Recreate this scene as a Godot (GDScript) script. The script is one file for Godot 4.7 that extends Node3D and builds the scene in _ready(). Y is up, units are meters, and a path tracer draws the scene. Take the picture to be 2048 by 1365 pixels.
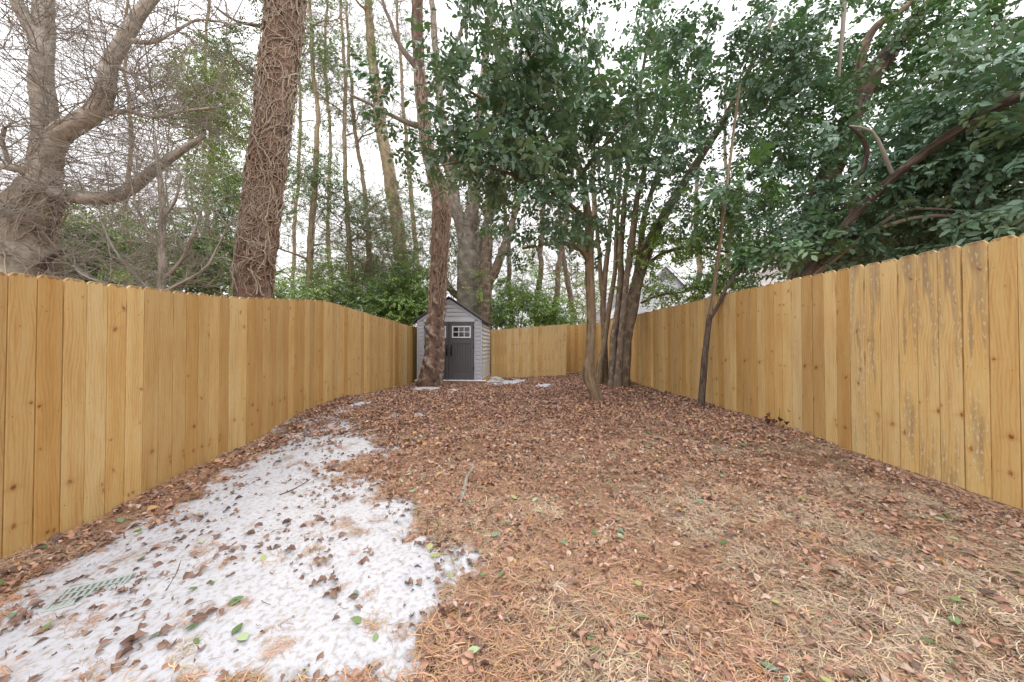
extends Node3D

# ---------------------------------------------------------------- helpers
const FOCAL := 683.0          # focal length of the photograph in its own pixels
const EYE := Vector3(0, 1.3, 0)
const TILT := 0.0140
var rng := RandomNumberGenerator.new()
var nz := FastNoiseLite.new()
var used := {}
var M := {}
var mesh_leaf_spray := []
var mesh_small_spray := []
var mesh_bare_sprig := []

func P(px: float, py: float, d: float) -> Vector3:
	# the place d metres down the yard that was surveyed at (px, py) on the photograph
	var a := (px - 1024.0) / FOCAL
	var b := (682.5 - py) / FOCAL
	var up := Vector3(0, cos(TILT), sin(TILT))
	var fw := Vector3(0, sin(TILT), -cos(TILT))
	var v := Vector3.RIGHT * a + up * b + fw
	return EYE + v * (d / -v.z)

func numbered(called: String) -> String:
	if not used.has(called):
		used[called] = 0
		return called
	used[called] += 1
	return "%s_%03d" % [called, used[called]]

func tag(o: Node, label: String, category: String, group := "", kind := "") -> Node:
	if label: o.set_meta("label", label)
	if category: o.set_meta("category", category)
	if group: o.set_meta("group", group)
	if kind: o.set_meta("kind", kind)
	return o

func thing(called: String, label: String, category: String, at: Vector3, group := "") -> Node3D:
	var o := Node3D.new()
	o.name = numbered(called)
	add_child(o)
	o.position = at
	tag(o, label, category, group)
	return o

func part(called: String, mesh: Mesh, mat: Material, parent: Node, world_verts := false) -> MeshInstance3D:
	var o := MeshInstance3D.new()
	o.mesh = mesh
	o.material_override = mat
	o.name = called if parent != self else numbered(called)
	parent.add_child(o, true)
	if world_verts and parent is Node3D and parent != self:
		var q = parent
		var off := Vector3.ZERO
		while q != self and q != null:
			off += q.position
			q = q.get_parent()
		o.position = -off
	return o

class MB:
	var v := PackedVector3Array()
	var n := PackedVector3Array()
	var t := PackedVector2Array()
	var c := PackedColorArray()
	var i := PackedInt32Array()
	func vert(p: Vector3, nn: Vector3, uv := Vector2.ZERO) -> int:
		v.append(p); n.append(nn); t.append(uv)
		return v.size() - 1
	func tri(a: int, b: int, d: int):
		i.append(a); i.append(b); i.append(d)
	func quad(a: Vector3, b: Vector3, cc: Vector3, d: Vector3, uva := Vector2(0, 0), uvb := Vector2(1, 0), uvc := Vector2(1, 1), uvd := Vector2(0, 1)):
		# a b c d counter-clockwise seen from the front
		var nn := (b - a).cross(d - a).normalized()
		var k := v.size()
		vert(a, nn, uva); vert(b, nn, uvb); vert(cc, nn, uvc); vert(d, nn, uvd)
		tri(k, k + 2, k + 1); tri(k, k + 3, k + 2)
	func flat_tri(a: Vector3, b: Vector3, cc: Vector3):
		var nn := (b - a).cross(cc - a).normalized()
		var k := v.size()
		vert(a, nn, Vector2(a.x, a.y)); vert(b, nn, Vector2(b.x, b.y)); vert(cc, nn, Vector2(cc.x, cc.y))
		tri(k, k + 2, k + 1)
	func box(lo: Vector3, hi: Vector3, bev := 0.0):
		if bev > 0.0:
			rbox(lo, hi, bev)
			return
		var a := lo
		var b := hi
		quad(Vector3(a.x, a.y, b.z), Vector3(b.x, a.y, b.z), Vector3(b.x, b.y, b.z), Vector3(a.x, b.y, b.z))
		quad(Vector3(b.x, a.y, a.z), Vector3(a.x, a.y, a.z), Vector3(a.x, b.y, a.z), Vector3(b.x, b.y, a.z))
		quad(Vector3(b.x, a.y, b.z), Vector3(b.x, a.y, a.z), Vector3(b.x, b.y, a.z), Vector3(b.x, b.y, b.z))
		quad(Vector3(a.x, a.y, a.z), Vector3(a.x, a.y, b.z), Vector3(a.x, b.y, b.z), Vector3(a.x, b.y, a.z))
		quad(Vector3(a.x, b.y, b.z), Vector3(b.x, b.y, b.z), Vector3(b.x, b.y, a.z), Vector3(a.x, b.y, a.z))
		quad(Vector3(a.x, a.y, a.z), Vector3(b.x, a.y, a.z), Vector3(b.x, a.y, b.z), Vector3(a.x, a.y, b.z))
	func rbox(lo: Vector3, hi: Vector3, e: float):
		# box with chamfered edges along every side
		var m := (lo + hi) * 0.5
		var h := (hi - lo) * 0.5
		for ax in 3:
			for s in [-1.0, 1.0]:
				var u := (ax + 1) % 3
				var w := (ax + 2) % 3
				var q := []
				for k in [[-1, -1], [1, -1], [1, 1], [-1, 1]]:
					var p := Vector3.ZERO
					p[ax] = h[ax] * s
					p[u] = (h[u] - e) * k[0]
					p[w] = (h[w] - e) * k[1]
					q.append(m + p)
				if s > 0: quad(q[0], q[1], q[2], q[3])
				else: quad(q[3], q[2], q[1], q[0])
		for ax in 3:
			var u := (ax + 1) % 3
			var w := (ax + 2) % 3
			for su in [-1.0, 1.0]:
				for sw in [-1.0, 1.0]:
					var q := []
					for k in [[0, -1], [1, -1], [1, 1], [0, 1]]:
						var p := Vector3.ZERO
						p[ax] = (h[ax] - e) * k[1]
						p[u] = (h[u] - (e if k[0] == 1 else 0.0)) * su
						p[w] = (h[w] - (0.0 if k[0] == 1 else e)) * sw
						q.append(m + p)
					if su * sw < 0: quad(q[0], q[1], q[2], q[3])
					else: quad(q[3], q[2], q[1], q[0])
	func tube(p: PackedVector3Array, r: PackedFloat32Array, sides: int, ru := 1.0, vs := 1.0, bump := 0.0, nzz: FastNoiseLite = null, cap := true):
		var m := p.size()
		if m < 2: return
		var side := Vector3.ZERO
		var lenv := 0.0
		var k0 := v.size()
		for a in m:
			var tg: Vector3 = (p[mini(a + 1, m - 1)] - p[maxi(a - 1, 0)]).normalized()
			if a == 0:
				side = tg.cross(Vector3(0.31, 0.17, 0.93)).normalized()
			else:
				side = (side - tg * side.dot(tg)).normalized()
				lenv += p[a].distance_to(p[a - 1])
			var other := tg.cross(side)
			for s in sides + 1:
				var an := TAU * s / sides
				var dir := side * cos(an) + other * sin(an)
				var rr: float = r[a]
				if bump > 0.0:
					rr *= 1.0 + bump * nzz.get_noise_3d(cos(an) * 60.0 * (0.5 + r[a]) + p[0].x * 30, lenv * 45.0, sin(an) * 60.0 * (0.5 + r[a]))
				vert(p[a] + dir * rr, dir, Vector2(ru * s / sides, -lenv * vs))
		for a in m - 1:
			for s in sides:
				var q := k0 + a * (sides + 1) + s
				tri(q, q + sides + 1, q + 1)
				tri(q + 1, q + sides + 1, q + sides + 2)
		if cap:
			var e := m - 1
			var tgl := (p[e] - p[e - 1]).normalized()
			var kc := vert(p[e] + tgl * r[e] * 0.3, tgl, Vector2.ZERO)
			for s in sides:
				var q := k0 + e * (sides + 1) + s
				tri(q, kc, q + 1)
	func add(o: MB, x: Transform3D, col := Color(1, 1, 1)):
		var k := v.size()
		for q in o.v.size():
			v.append(x * o.v[q])
			n.append((x.basis * o.n[q]).normalized())
			t.append(o.t[q])
			c.append(col)
		for q in o.i: i.append(q + k)
	func mesh() -> ArrayMesh:
		var arr := []
		arr.resize(Mesh.ARRAY_MAX)
		arr[Mesh.ARRAY_VERTEX] = v
		arr[Mesh.ARRAY_NORMAL] = n
		arr[Mesh.ARRAY_TEX_UV] = t
		if c.size() == v.size(): arr[Mesh.ARRAY_COLOR] = c
		arr[Mesh.ARRAY_INDEX] = i
		var am := ArrayMesh.new()
		am.add_surface_from_arrays(Mesh.PRIMITIVE_TRIANGLES, arr)
		return am

func lin(r: float, g: float, b: float) -> Color:
	return Color(r, g, b)

func srgb(r: int, g: int, b: int) -> Color:
	return Color(r / 255.0, g / 255.0, b / 255.0)

func mat(col: Color, rough := 0.8, tex: Texture2D = null) -> StandardMaterial3D:
	var m := StandardMaterial3D.new()
	m.albedo_color = col
	m.roughness = rough
	if tex: m.albedo_texture = tex
	return m

func image_tex(w: int, h: int, f: Callable) -> ImageTexture:
	var data := PackedByteArray()
	data.resize(w * h * 3)
	var k := 0
	for y in h:
		for x in w:
			var c: Color = f.call(x, y)
			data[k] = clampi(int(c.r * 255.0), 0, 255)
			data[k + 1] = clampi(int(c.g * 255.0), 0, 255)
			data[k + 2] = clampi(int(c.b * 255.0), 0, 255)
			k += 3
	return ImageTexture.create_from_image(Image.create_from_data(w, h, false, Image.FORMAT_RGB8, data))

# ---------------------------------------------------------------- textures
func wood_tex(seed_: int, weather: float) -> ImageTexture:
	# one pine picket, 0.14 x 1.83 m: grain, knots, rail nails and (weather) grey water stains with pale resin specks
	var r := RandomNumberGenerator.new()
	r.seed = seed_
	var n := FastNoiseLite.new()
	n.seed = seed_
	n.frequency = 0.02
	n.fractal_octaves = 2
	var w := 80
	var h := 900
	var knots := []
	for k in r.randi_range(2, 5):
		knots.append([r.randf_range(3, w - 3), r.randf_range(30, h - 30), r.randf_range(1.6, 6.8), r.randf_range(0.4, 1.0), r.randf_range(-0.7, 0.7), r.randf_range(0.55, 1.5)])
	var warm := r.randf_range(-1.0, 1.0)
	var heart := r.randf_range(-0.3, 1.3) * w
	var heart_dir := r.randf_range(-0.02, 0.02)
	var streak_x := r.randf_range(0.2, 0.8) * w
	var has_streak := r.randf() < 0.45
	var stain_x := r.randf_range(0.3, 0.7) * w
	var mill := r.randf_range(0.0, 0.02)
	return image_tex(w, h, func(x: int, y: int) -> Color:
		var fx := float(x)
		var fy := float(y)
		var kd := 0.0
		var halo := 0.0
		var warp := 0.0
		for k in knots:
			var dy: float = (fy - k[1]) * 0.9
			if absf(dy) > 44.0: continue
			var dx: float = fx - k[0]
			var ry: float = dy + dx * k[4]
			var d := sqrt(dx * dx * k[5] + ry * ry / k[5])
			d += n.get_noise_2d(fx * 6.0, fy * 6.0) * k[2] * 0.8
			warp += signf(dx) * k[2] * 1.8 * exp(-absf(d) / (k[2] * 2.4))
			if d < k[2]:
				kd = maxf(kd, k[3] * (0.35 + 0.65 * absf(sin(d * 1.9 + k[1]))))
			halo = maxf(halo, k[3] * exp(-maxf(d - k[2], 0.0) / (k[2] * 0.8)))
			# wings of darker figure drawn out beside the knot
			var wing: float = dy - absf(dx) * k[4] * 1.5
			halo = maxf(halo, k[3] * 0.5 * exp(-wing * wing / (k[2] * k[2] * 1.4)) * exp(-absf(dx) / (k[2] * 4.0)))
		var s := fx - warp + n.get_noise_2d(fx * 0.4, fy * 0.22) * 9.0
		var ring := absf(s - heart - fy * heart_dir) + n.get_noise_2d(fy * 0.1, 40.0) * 14.0
		var g := 0.5 + 0.5 * sin(ring * 0.5)
		g = pow(g, 2.2) * (0.6 + 0.4 * n.get_noise_2d(fx * 3.0, fy * 0.05))
		var fine := n.get_noise_2d(fx * 38.0, fy * 0.9)
		var broad := n.get_noise_2d(fx * 0.8 + 300.0, fy * 0.12)
		var c := Color(0.795 + warm * 0.02, 0.685, 0.475 - warm * 0.03)
		c = c.lerp(Color(0.690, 0.530, 0.320), clampf(g * 0.62 + broad * 0.35, 0, 1))
		c = c.lerp(Color(0.80, 0.71, 0.53), clampf(broad * -0.7, 0, 0.5))
		c = c * (1.0 + fine * 0.07 + mill * sin(fy * 2.4))
		c = c.lerp(Color(0.62, 0.40, 0.20), clampf(halo * 0.8, 0, 1))
		c = c.lerp(Color(0.37, 0.22, 0.11), kd * 0.75)
		if has_streak:
			var ds := absf(fx - streak_x - n.get_noise_2d(fy * 0.3, 9.0) * 7.0)
			c = c.lerp(Color(0.66, 0.385, 0.16), 0.45 * exp(-ds / 1.6) * clampf(0.4 + n.get_noise_2d(3.0, fy * 0.35), 0, 1))
		if weather > 0.0:
			var ws := n.get_noise_2d(fx * 1.1 + 80.0, fy * 0.14)
			var top := clampf(1.15 - fy / (h * (0.35 + 0.4 * ws)), 0.0, 1.0)
			c = c.lerp(Color(0.46, 0.39, 0.34), clampf(weather * (top * 0.6 + ws * 0.7), 0, 0.52) * exp(-pow((fx - stain_x) / 30.0, 2.0)))
			var sp := n.get_noise_2d(fx * 4.0 + 500.0, fy * 1.2)
			if sp > 0.30 and ws > 0.08: c = c.lerp(Color(0.82, 0.79, 0.72), clampf((sp - 0.3) * 4.0, 0.0, 0.6) * weather)
		if fy < 12.0 and n.get_noise_2d(fx * 2.0, 700.0) + 0.4 > fy / 14.0: c = c.lerp(Color(0.47, 0.40, 0.31), 0.55)
		for ny in [105.0, 450.0, 800.0]:
			for nx in [14.0, w - 14.0]:
				if absf(fx - nx - n.get_noise_2d(ny, nx) * 8.0) < 1.3 and absf(fy - ny - n.get_noise_2d(nx * 5.0, ny) * 14.0) < 1.2: c = Color(0.33, 0.27, 0.2)
		return c)

func bark_tex(seed_: int, dark: Color, light: Color, stretch: float, patch: Color, patch_amount: float) -> Array:
	var n := FastNoiseLite.new()
	n.seed = seed_
	n.frequency = 0.012
	n.fractal_octaves = 4
	var w := 128
	var h := 256
	var hs := PackedFloat32Array()
	hs.resize(w * h)
	var tile := func(x: float, y: float, sx: float, sy: float, o: float) -> float:
		var u := x / w
		var v := y / h
		var a := lerpf(n.get_noise_2d(x * sx + o, y * sy), n.get_noise_2d((x - w) * sx + o, y * sy), u)
		var b := lerpf(n.get_noise_2d(x * sx + o, (y - h) * sy), n.get_noise_2d((x - w) * sx + o, (y - h) * sy), u)
		return lerpf(a, b, v)
	for y in h:
		for x in w:
			var a: float = tile.call(x, y, 6.0, 2.4 * stretch * 2.0, 0.0)
			var b: float = tile.call(x, y, 2.2, 1.2 * stretch * 2.0, 300.0)
			hs[y * w + x] = clampf(0.5 + (1.0 - absf(a) * 5.0) * 0.28 + b * 1.2, 0, 1)
	var ct := image_tex(w, h, func(x: int, y: int) -> Color:
		var q := hs[y * w + x]
		var c := dark.lerp(light, q)
		var p: float = tile.call(x, y, 1.6, 1.2, 900.0) * 3.0
		return c.lerp(patch, clampf(p, 0, 1) * patch_amount))
	var ht := image_tex(w, h, func(x: int, y: int) -> Color:
		var q := hs[y * w + x]
		return Color(q, q, q))
	return [ct, ht]

func bark(seed_: int, dark: Color, light: Color, stretch: float, relief: float, patch := Color(0.5, 0.5, 0.45), amount := 0.0) -> StandardMaterial3D:
	var t := bark_tex(seed_, dark, light, stretch, patch, amount)
	var m := mat(Color.WHITE, 0.9, t[0])
	m.heightmap_enabled = true
	m.heightmap_texture = t[1]
	m.heightmap_scale = relief
	return m

func leaf_mat(tint: Color, rough: float, back: Color) -> StandardMaterial3D:
	var m := mat(tint, rough)
	m.vertex_color_use_as_albedo = true
	m.backlight_enabled = true
	m.backlight = back
	m.cull_mode = BaseMaterial3D.CULL_DISABLED
	return m

func make_materials():
	M.picket = []
	for k in 9:
		var tx := wood_tex(11 + k * 7, 0.0)
		for tint in [Color(1, 1, 1), Color(0.92, 0.885, 0.83)]:
			var m := mat(tint, 0.72, tx)
			M.picket.append(m)
			var f := mat(tint * Color(0.97, 0.94, 0.89), 0.72, tx)
			f.uv1_scale = Vector3(-1, 1, 1)
			f.uv1_offset = Vector3(1, 0, 0)
			M.picket.append(f)
	M.weathered = []
	for k in 4: M.weathered.append(mat(Color(1, 0.99, 0.96), 0.78, wood_tex(301 + k * 13, 1.0)))
	M.browned = []
	for k in 5:
		var tx := wood_tex(501 + k * 5, 0.25)
		for tint in [Color(1, 1, 1), Color(0.95, 0.92, 0.87)]: M.browned.append(mat(tint, 0.8, tx))
	M.rail = mat(srgb(176, 140, 92), 0.85)
	M.bark_pine = bark(3, srgb(74, 58, 50), srgb(146, 120, 104), 0.35, 2.0)
	M.bark_shed = bark(5, srgb(62, 48, 41), srgb(128, 103, 88), 0.3, 1.6, srgb(196, 184, 172), 0.75)
	M.bark_pale = bark(8, srgb(148, 144, 136), srgb(206, 201, 190), 0.4, 0.7, srgb(206, 198, 184), 0.5)
	M.bark_dark = bark(9, srgb(60, 52, 46), srgb(110, 96, 84), 0.35, 1.6)
	M.bark_smooth = bark(12, srgb(92, 78, 62), srgb(138, 120, 96), 0.2, 0.35, srgb(176, 160, 130), 0.4)
	M.bark_stem = bark(14, srgb(76, 66, 58), srgb(134, 118, 103), 0.15, 0.7, srgb(190, 172, 148), 0.5)
	M.bark_grey = bark(16, srgb(112, 106, 98), srgb(176, 168, 156), 0.25, 0.9, srgb(120, 124, 92), 0.35)
	M.bark_far = bark(18, srgb(118, 104, 86), srgb(176, 160, 134), 0.25, 0.8, srgb(108, 118, 70), 0.5)
	M.twig = mat(srgb(126, 114, 102), 0.85)
	M.twig_pale = mat(srgb(150, 143, 134), 0.85)
	M.twig_brown = mat(srgb(96, 76, 58), 0.85)
	M.vine = mat(srgb(174, 160, 142), 0.9)
	M.vine_red = mat(srgb(144, 122, 105), 0.9)
	M.leaf = leaf_mat(Color.WHITE, 0.27, Color(0.42, 0.56, 0.26))
	M.leaf_dull = leaf_mat(Color.WHITE, 0.34, Color(0.42, 0.56, 0.22))
	M.leaf_bright = leaf_mat(Color.WHITE, 0.42, Color(0.52, 0.62, 0.16))
	M.dead_leaf = leaf_mat(Color.WHITE, 0.75, Color(0.05, 0.03, 0.01))
	M.straw = leaf_mat(Color.WHITE, 0.8, Color(0.05, 0.04, 0.02))

# ---------------------------------------------------------------- ground
var GP := [[-3.2, 0.6, -0.10], [-3.15, 2.0, -0.07], [-3.3, 3.9, 0.03], [-3.35, 5.6, 0.23], [-3.35, 6.3, 0.29], [-3.2, 8.5, 0.16], [-3.2, 10.5, 0.06], [-3.0, 13.0, 0.10],
	[3.4, 0.6, 0.03], [3.37, 2.2, 0.10], [3.37, 4.35, 0.28], [3.3, 6.0, 0.29], [3.2, 9.6, 0.31], [2.5, 8.4, 0.27], [3.0, 13.0, 0.25],
	[0.0, 0.6, -0.04], [0.0, 2.4, 0.03], [0.0, 4.4, 0.13], [0.0, 7.0, 0.20], [0.0, 9.2, 0.15], [-1.0, 11.0, 0.09], [0.6, 12.2, 0.12], [1.6, 12.4, 0.2], [-2.3, 9.9, 0.10], [1.6, 6.4, 0.24], [-1.5, 3.0, -0.01], [-1.6, 6.0, 0.19]]
var gcache := PackedFloat32Array()
const GX := 181
const GZ := 301

func ground_raw(x: float, d: float) -> float:
	var s := 0.0
	var w := 0.0
	for p in GP:
		var q: float = pow((x - p[0]) * (x - p[0]) + (d - p[1]) * (d - p[1]) + 0.35, -1.6)
		s += q * p[2]
		w += q
	var far := clampf((maxf(absf(x) - 4.5, maxf(d - 14.0, -d)) / 6.0), 0.0, 1.0)
	return lerpf(s / w, 0.1, far)

func ground(x: float, d: float) -> float:
	# cached every 5 cm over x -4.5..4.5, d 0..15
	var fx := (x + 4.5) * 20.0
	var fd := d * 20.0
	if fx < 0 or fx >= GX - 1.001 or fd < 0 or fd >= GZ - 1.001: return ground_raw(x, d)
	var ix := int(fx)
	var iz := int(fd)
	var a := fx - ix
	var b := fd - iz
	var k := iz * GX + ix
	return lerpf(lerpf(gcache[k], gcache[k + 1], a), lerpf(gcache[k + GX], gcache[k + GX + 1], a), b)

func fill_ground_cache():
	gcache.resize(GX * GZ)
	for iz in GZ:
		for ix in GX:
			var x := ix / 20.0 - 4.5
			var d := iz / 20.0
			gcache[iz * GX + ix] = ground_raw(x, d) + nz.get_noise_2d(x * 60.0, d * 60.0) * 0.022 + nz.get_noise_2d(x * 260.0, d * 260.0) * 0.010

var snow_poly := PackedVector2Array()
func on_ground(px: float, py: float) -> Vector2:
	var d := 3.0
	for k in 12:
		var p := P(px, py, d)
		d *= (EYE.y - ground_raw(p.x, d)) / maxf(EYE.y - p.y, 0.02)
	return Vector2(P(px, py, d).x, d)

var snow_patches := []
func make_snow_outline():
	for q in [[-150, 1310], [0, 1175], [150, 1108], [250, 1062], [340, 1010], [430, 945], [500, 912], [560, 872], [610, 838], [680, 812], [740, 800], [760, 812], [700, 838], [750, 858], [770, 880], [840, 890], [825, 915], [700, 932], [690, 942], [770, 960], [770, 992], [855, 1015], [865, 1062], [965, 1100], [990, 1150], [945, 1200], [900, 1250], [870, 1310], [860, 1420], [-400, 1600]]:
		snow_poly.append(on_ground(q[0], q[1]))
	for q in [[1012, 766, 42, 0.7], [1100, 773, 26, 0.45], [1120, 1155, 45, 0.08], [1015, 1140, 30, 0.08], [700, 1300, 60, 0.09], [830, 1330, 40, 0.07], [1010, 1230, 25, 0.05], [655, 850, 60, 0.25], [800, 830, 30, 0.15], [905, 785, 24, 0.3], [845, 780, 26, 0.3], [1030, 1180, 25, 0.05], [620, 1000, 40, 0.1]]:
		var c := on_ground(q[0], q[1])
		snow_patches.append([c, q[2] / FOCAL * c.y, q[3]])

func snow_mask(x: float, d: float) -> float:
	# metres inside the edge of the snow (negative outside), frayed by noise
	var p := Vector2(x, d)
	var best := 1e9
	var inside := false
	var k := snow_poly.size() - 1
	for j in snow_poly.size():
		var a := snow_poly[j]
		var b := snow_poly[k]
		if (a.y > d) != (b.y > d) and x < (b.x - a.x) * (d - a.y) / (b.y - a.y) + a.x: inside = not inside
		var q := Geometry2D.get_closest_point_to_segment(p, a, b)
		best = minf(best, q.distance_squared_to(p))
		k = j
	var s := sqrt(best) * (1.0 if inside else -1.0)
	s = clampf(s, -0.5, 0.5)
	s -= clampf((d - 3.2) / 3.0, 0.0, 1.0) * (0.02 + 0.32 * absf(nz.get_noise_2d(x * 200.0 + 900.0, d * 200.0)))
	for e in snow_patches:
		var c: Vector2 = e[0]
		var dx: float = (x - c.x) / e[1]
		var dy: float = (d - c.y) / e[2]
		s = maxf(s, (1.0 - sqrt(dx * dx + dy * dy)) * minf(minf(e[1], e[2]) * 0.8, 0.3))
	var fray := 0.17 + 0.12 * clampf((d - 2.4) / 3.0, 0.0, 1.0)
	s += nz.get_noise_2d(x * 90.0 + 50.0, d * 90.0) * fray + nz.get_noise_2d(x * 330.0, d * 330.0 + 70.0) * fray * 0.9
	s -= clampf(1.9 - d, 0.0, 1.0) * clampf((x + 1.3) * 0.7, 0.0, 1.0) * (0.04 + 0.4 * absf(nz.get_noise_2d(x * 160.0 + 300.0, d * 160.0)))
	var hole := nz.get_noise_2d(x * 230.0 + 1300.0, d * 230.0) + 0.6 * nz.get_noise_2d(x * 620.0, d * 620.0 + 400.0)
	s -= maxf(hole - lerpf(0.34, 0.14, clampf(1.0 - s * 2.6, 0.0, 1.0)), 0.0) * 0.7
	return s

var smask := PackedFloat32Array()
const SX := 181
const SZ := 521
const SSTEP := 0.025
const SX0 := -3.45
func snow_at(x: float, d: float) -> float:
	var ix := int((x - SX0) / SSTEP)
	var iz := int(d / SSTEP)
	if ix < 0 or ix >= SX or iz < 0 or iz >= SZ: return -1.0
	return smask[iz * SX + ix]

func axis(fine_lo: float, fine_hi: float, step: float, far: float) -> PackedFloat32Array:
	var a := []
	var s := step
	var x := fine_lo
	while x > -far:
		s *= 1.35
		x -= s
		a.append(x)
	a.reverse()
	x = fine_lo
	while x < fine_hi:
		a.append(x)
		x += step
	s = step
	while x < far:
		a.append(x)
		s *= 1.35
		x += s
	return PackedFloat32Array(a)

func build_ground():
	var xs := axis(-4.4, 4.4, 0.05, 320.0)
	var ds := axis(0.1, 14.8, 0.05, 320.0)
	var b := MB.new()
	for d in ds:
		for x in xs:
			b.vert(Vector3(x, ground(x, d), -d), Vector3.UP, Vector2(x, d))
	var w := xs.size()
	for iz in ds.size():
		for ix in w:
			var k := iz * w + ix
			var l := b.v[iz * w + maxi(ix - 1, 0)]
			var r := b.v[iz * w + mini(ix + 1, w - 1)]
			var u := b.v[maxi(iz - 1, 0) * w + ix]
			var e := b.v[mini(iz + 1, ds.size() - 1) * w + ix]
			b.n[k] = (r - l).cross(e - u).normalized()
			if iz < ds.size() - 1 and ix < w - 1:
				b.tri(k, k + w, k + 1)
				b.tri(k + 1, k + w, k + w + 1)
	var n := FastNoiseLite.new()
	n.seed = 77
	n.frequency = 0.03
	n.fractal_octaves = 4
	var tx := image_tex(384, 384, func(x: int, y: int) -> Color:
		var a := TAU * x / 384.0
		var c := TAU * y / 384.0
		var q := n.get_noise_3d(cos(a) * 90.0, sin(a) * 90.0, cos(c) * 90.0) + n.get_noise_3d(sin(c) * 160.0, cos(a) * 160.0 + 400.0, sin(a) * 160.0) * 0.7
		return Color(0.30, 0.22, 0.17).lerp(Color(0.66, 0.52, 0.40), clampf(0.45 + q * 2.2, 0, 1)))
	var gm := mat(Color.WHITE, 0.95, tx)
	gm.uv1_scale = Vector3(2.3, 2.3, 1)
	var g := part("ground", b.mesh(), gm, self)
	tag(g, "brown soil of the yard under leaf litter and snow", "ground", "", "structure")

func build_snow():
	smask.resize(SX * SZ)
	for iz in SZ:
		for ix in SX: smask[iz * SX + ix] = snow_mask(SX0 + ix * SSTEP, iz * SSTEP)
	var b := MB.new()
	for iz in SZ:
		for ix in SX:
			var x := SX0 + ix * SSTEP
			var d := iz * SSTEP
			var s := smask[iz * SX + ix]
			var hgt := clampf(s * 0.28, -0.05, 0.026 if d < 8.5 else 0.06)
			if s > 0.0: hgt += 0.004 + nz.get_noise_2d(x * 240.0 + 11.0, d * 240.0) * 0.005 * clampf(s * 8.0, 0, 1)
			b.vert(Vector3(x, ground(x, d) + hgt, -d), Vector3.UP, Vector2(x, d))
	for iz in SZ - 1:
		for ix in SX - 1:
			var k := iz * SX + ix
			if ix > 0 and iz > 0: b.n[k] = (b.v[k + 1] - b.v[k - 1]).cross(b.v[k + SX] - b.v[k - SX]).normalized()
			if maxf(maxf(smask[k], smask[k + 1]), maxf(smask[k + SX], smask[k + SX + 1])) > -0.06:
				b.tri(k, k + SX, k + 1)
				b.tri(k + 1, k + SX, k + SX + 1)
	var n := FastNoiseLite.new()
	n.seed = 177
	n.frequency = 0.05
	n.fractal_octaves = 3
	var tx := image_tex(512, 512, func(x: int, y: int) -> Color:
		var q := n.get_noise_2d(x, y)
		var s := n.get_noise_2d(x * 7.0 + 900.0, y * 7.0)
		var c := Color(0.695, 0.705, 0.73).lerp(Color(0.58, 0.56, 0.55), clampf(q * 1.5, 0, 1))
		if s > 0.46: c = c.lerp(Color(0.46, 0.37, 0.30), clampf((s - 0.46) * 5.0, 0, 0.7))
		return c)
	var sm := mat(Color.WHITE, 0.55, tx)
	sm.uv1_scale = Vector3(0.9, 0.9, 1)
	var o := part("snow", b.mesh(), sm, self)
	tag(o, "thin melting snow strewn with leaves beside the fence", "snow", "", "stuff")

# ---------------------------------------------------------------- scatter meshes
func leaf_into(b: MB, base: Vector3, ax: Vector3, up: Vector3, ln: float, wd: float, fold: float, droop: float, segs := 3):
	# a pointed oval leaf folded along its midrib
	ax = ax.normalized()
	var sd := ax.cross(up).normalized()
	up = sd.cross(ax).normalized()
	var prof := [0.0, 0.85, 0.95, 0.0] if segs == 3 else [0.0, 0.7, 1.0, 0.72, 0.0]
	var pos := [0.0, 0.28, 0.62, 1.0] if segs == 3 else [0.0, 0.2, 0.45, 0.72, 1.0]
	var mid := []
	for k in segs + 1:
		var t: float = pos[k]
		mid.append(base + ax * (ln * t) - up * (droop * ln * t * t))
	var k0 := b.v.size()
	for k in segs + 1:
		var w: float = prof[k] * wd * 0.5
		var nl := (up + sd * fold * 0.8).normalized()
		var nr := (up - sd * fold * 0.8).normalized()
		b.vert(mid[k] - sd * w + up * fold * w, nl)
		b.vert(mid[k], up)
		b.vert(mid[k] + sd * w + up * fold * w, nr)
	for k in segs:
		var q := k0 + k * 3
		if k > 0:
			b.tri(q, q + 3, q + 1); b.tri(q + 1, q + 5, q + 2)
		b.tri(q + 1, q + 3, q + 4)
		b.tri(q + 1, q + 4, q + 5)

func spray(leaves: int, step: float, l0: float, l1: float, w0: float, w1: float, wild: float) -> MB:
	var b := MB.new()
	var p := PackedVector3Array()
	var r := PackedFloat32Array()
	for k in 5:
		p.append(Vector3(rng.randf_range(-0.015, 0.015), -0.005 * k * k + rng.randf_range(-0.01, 0.01), step * k))
		r.append(lerpf(0.0028, 0.0012, k / 4.0))
	b.tube(p, r, 3, 1, 1, 0, null, false)
	for k in leaves:
		var t := 0.2 + 0.8 * k / (leaves - 1.0)
		var at := p[0].lerp(p[4], t)
		var yaw := (1.0 if k % 2 == 0 else -1.0) * rng.randf_range(0.5, 1.6)
		if k == leaves - 1: yaw = 0.0
		var ax := Vector3(sin(yaw), rng.randf_range(-0.75, 0.3), cos(yaw))
		var up := Vector3(rng.randf_range(-wild, wild), 1, rng.randf_range(-wild, wild)).normalized()
		leaf_into(b, at, ax, up, rng.randf_range(l0, l1), rng.randf_range(w0, w1), rng.randf_range(0.05, 0.4), rng.randf_range(0.05, 0.4))
	return b

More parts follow.
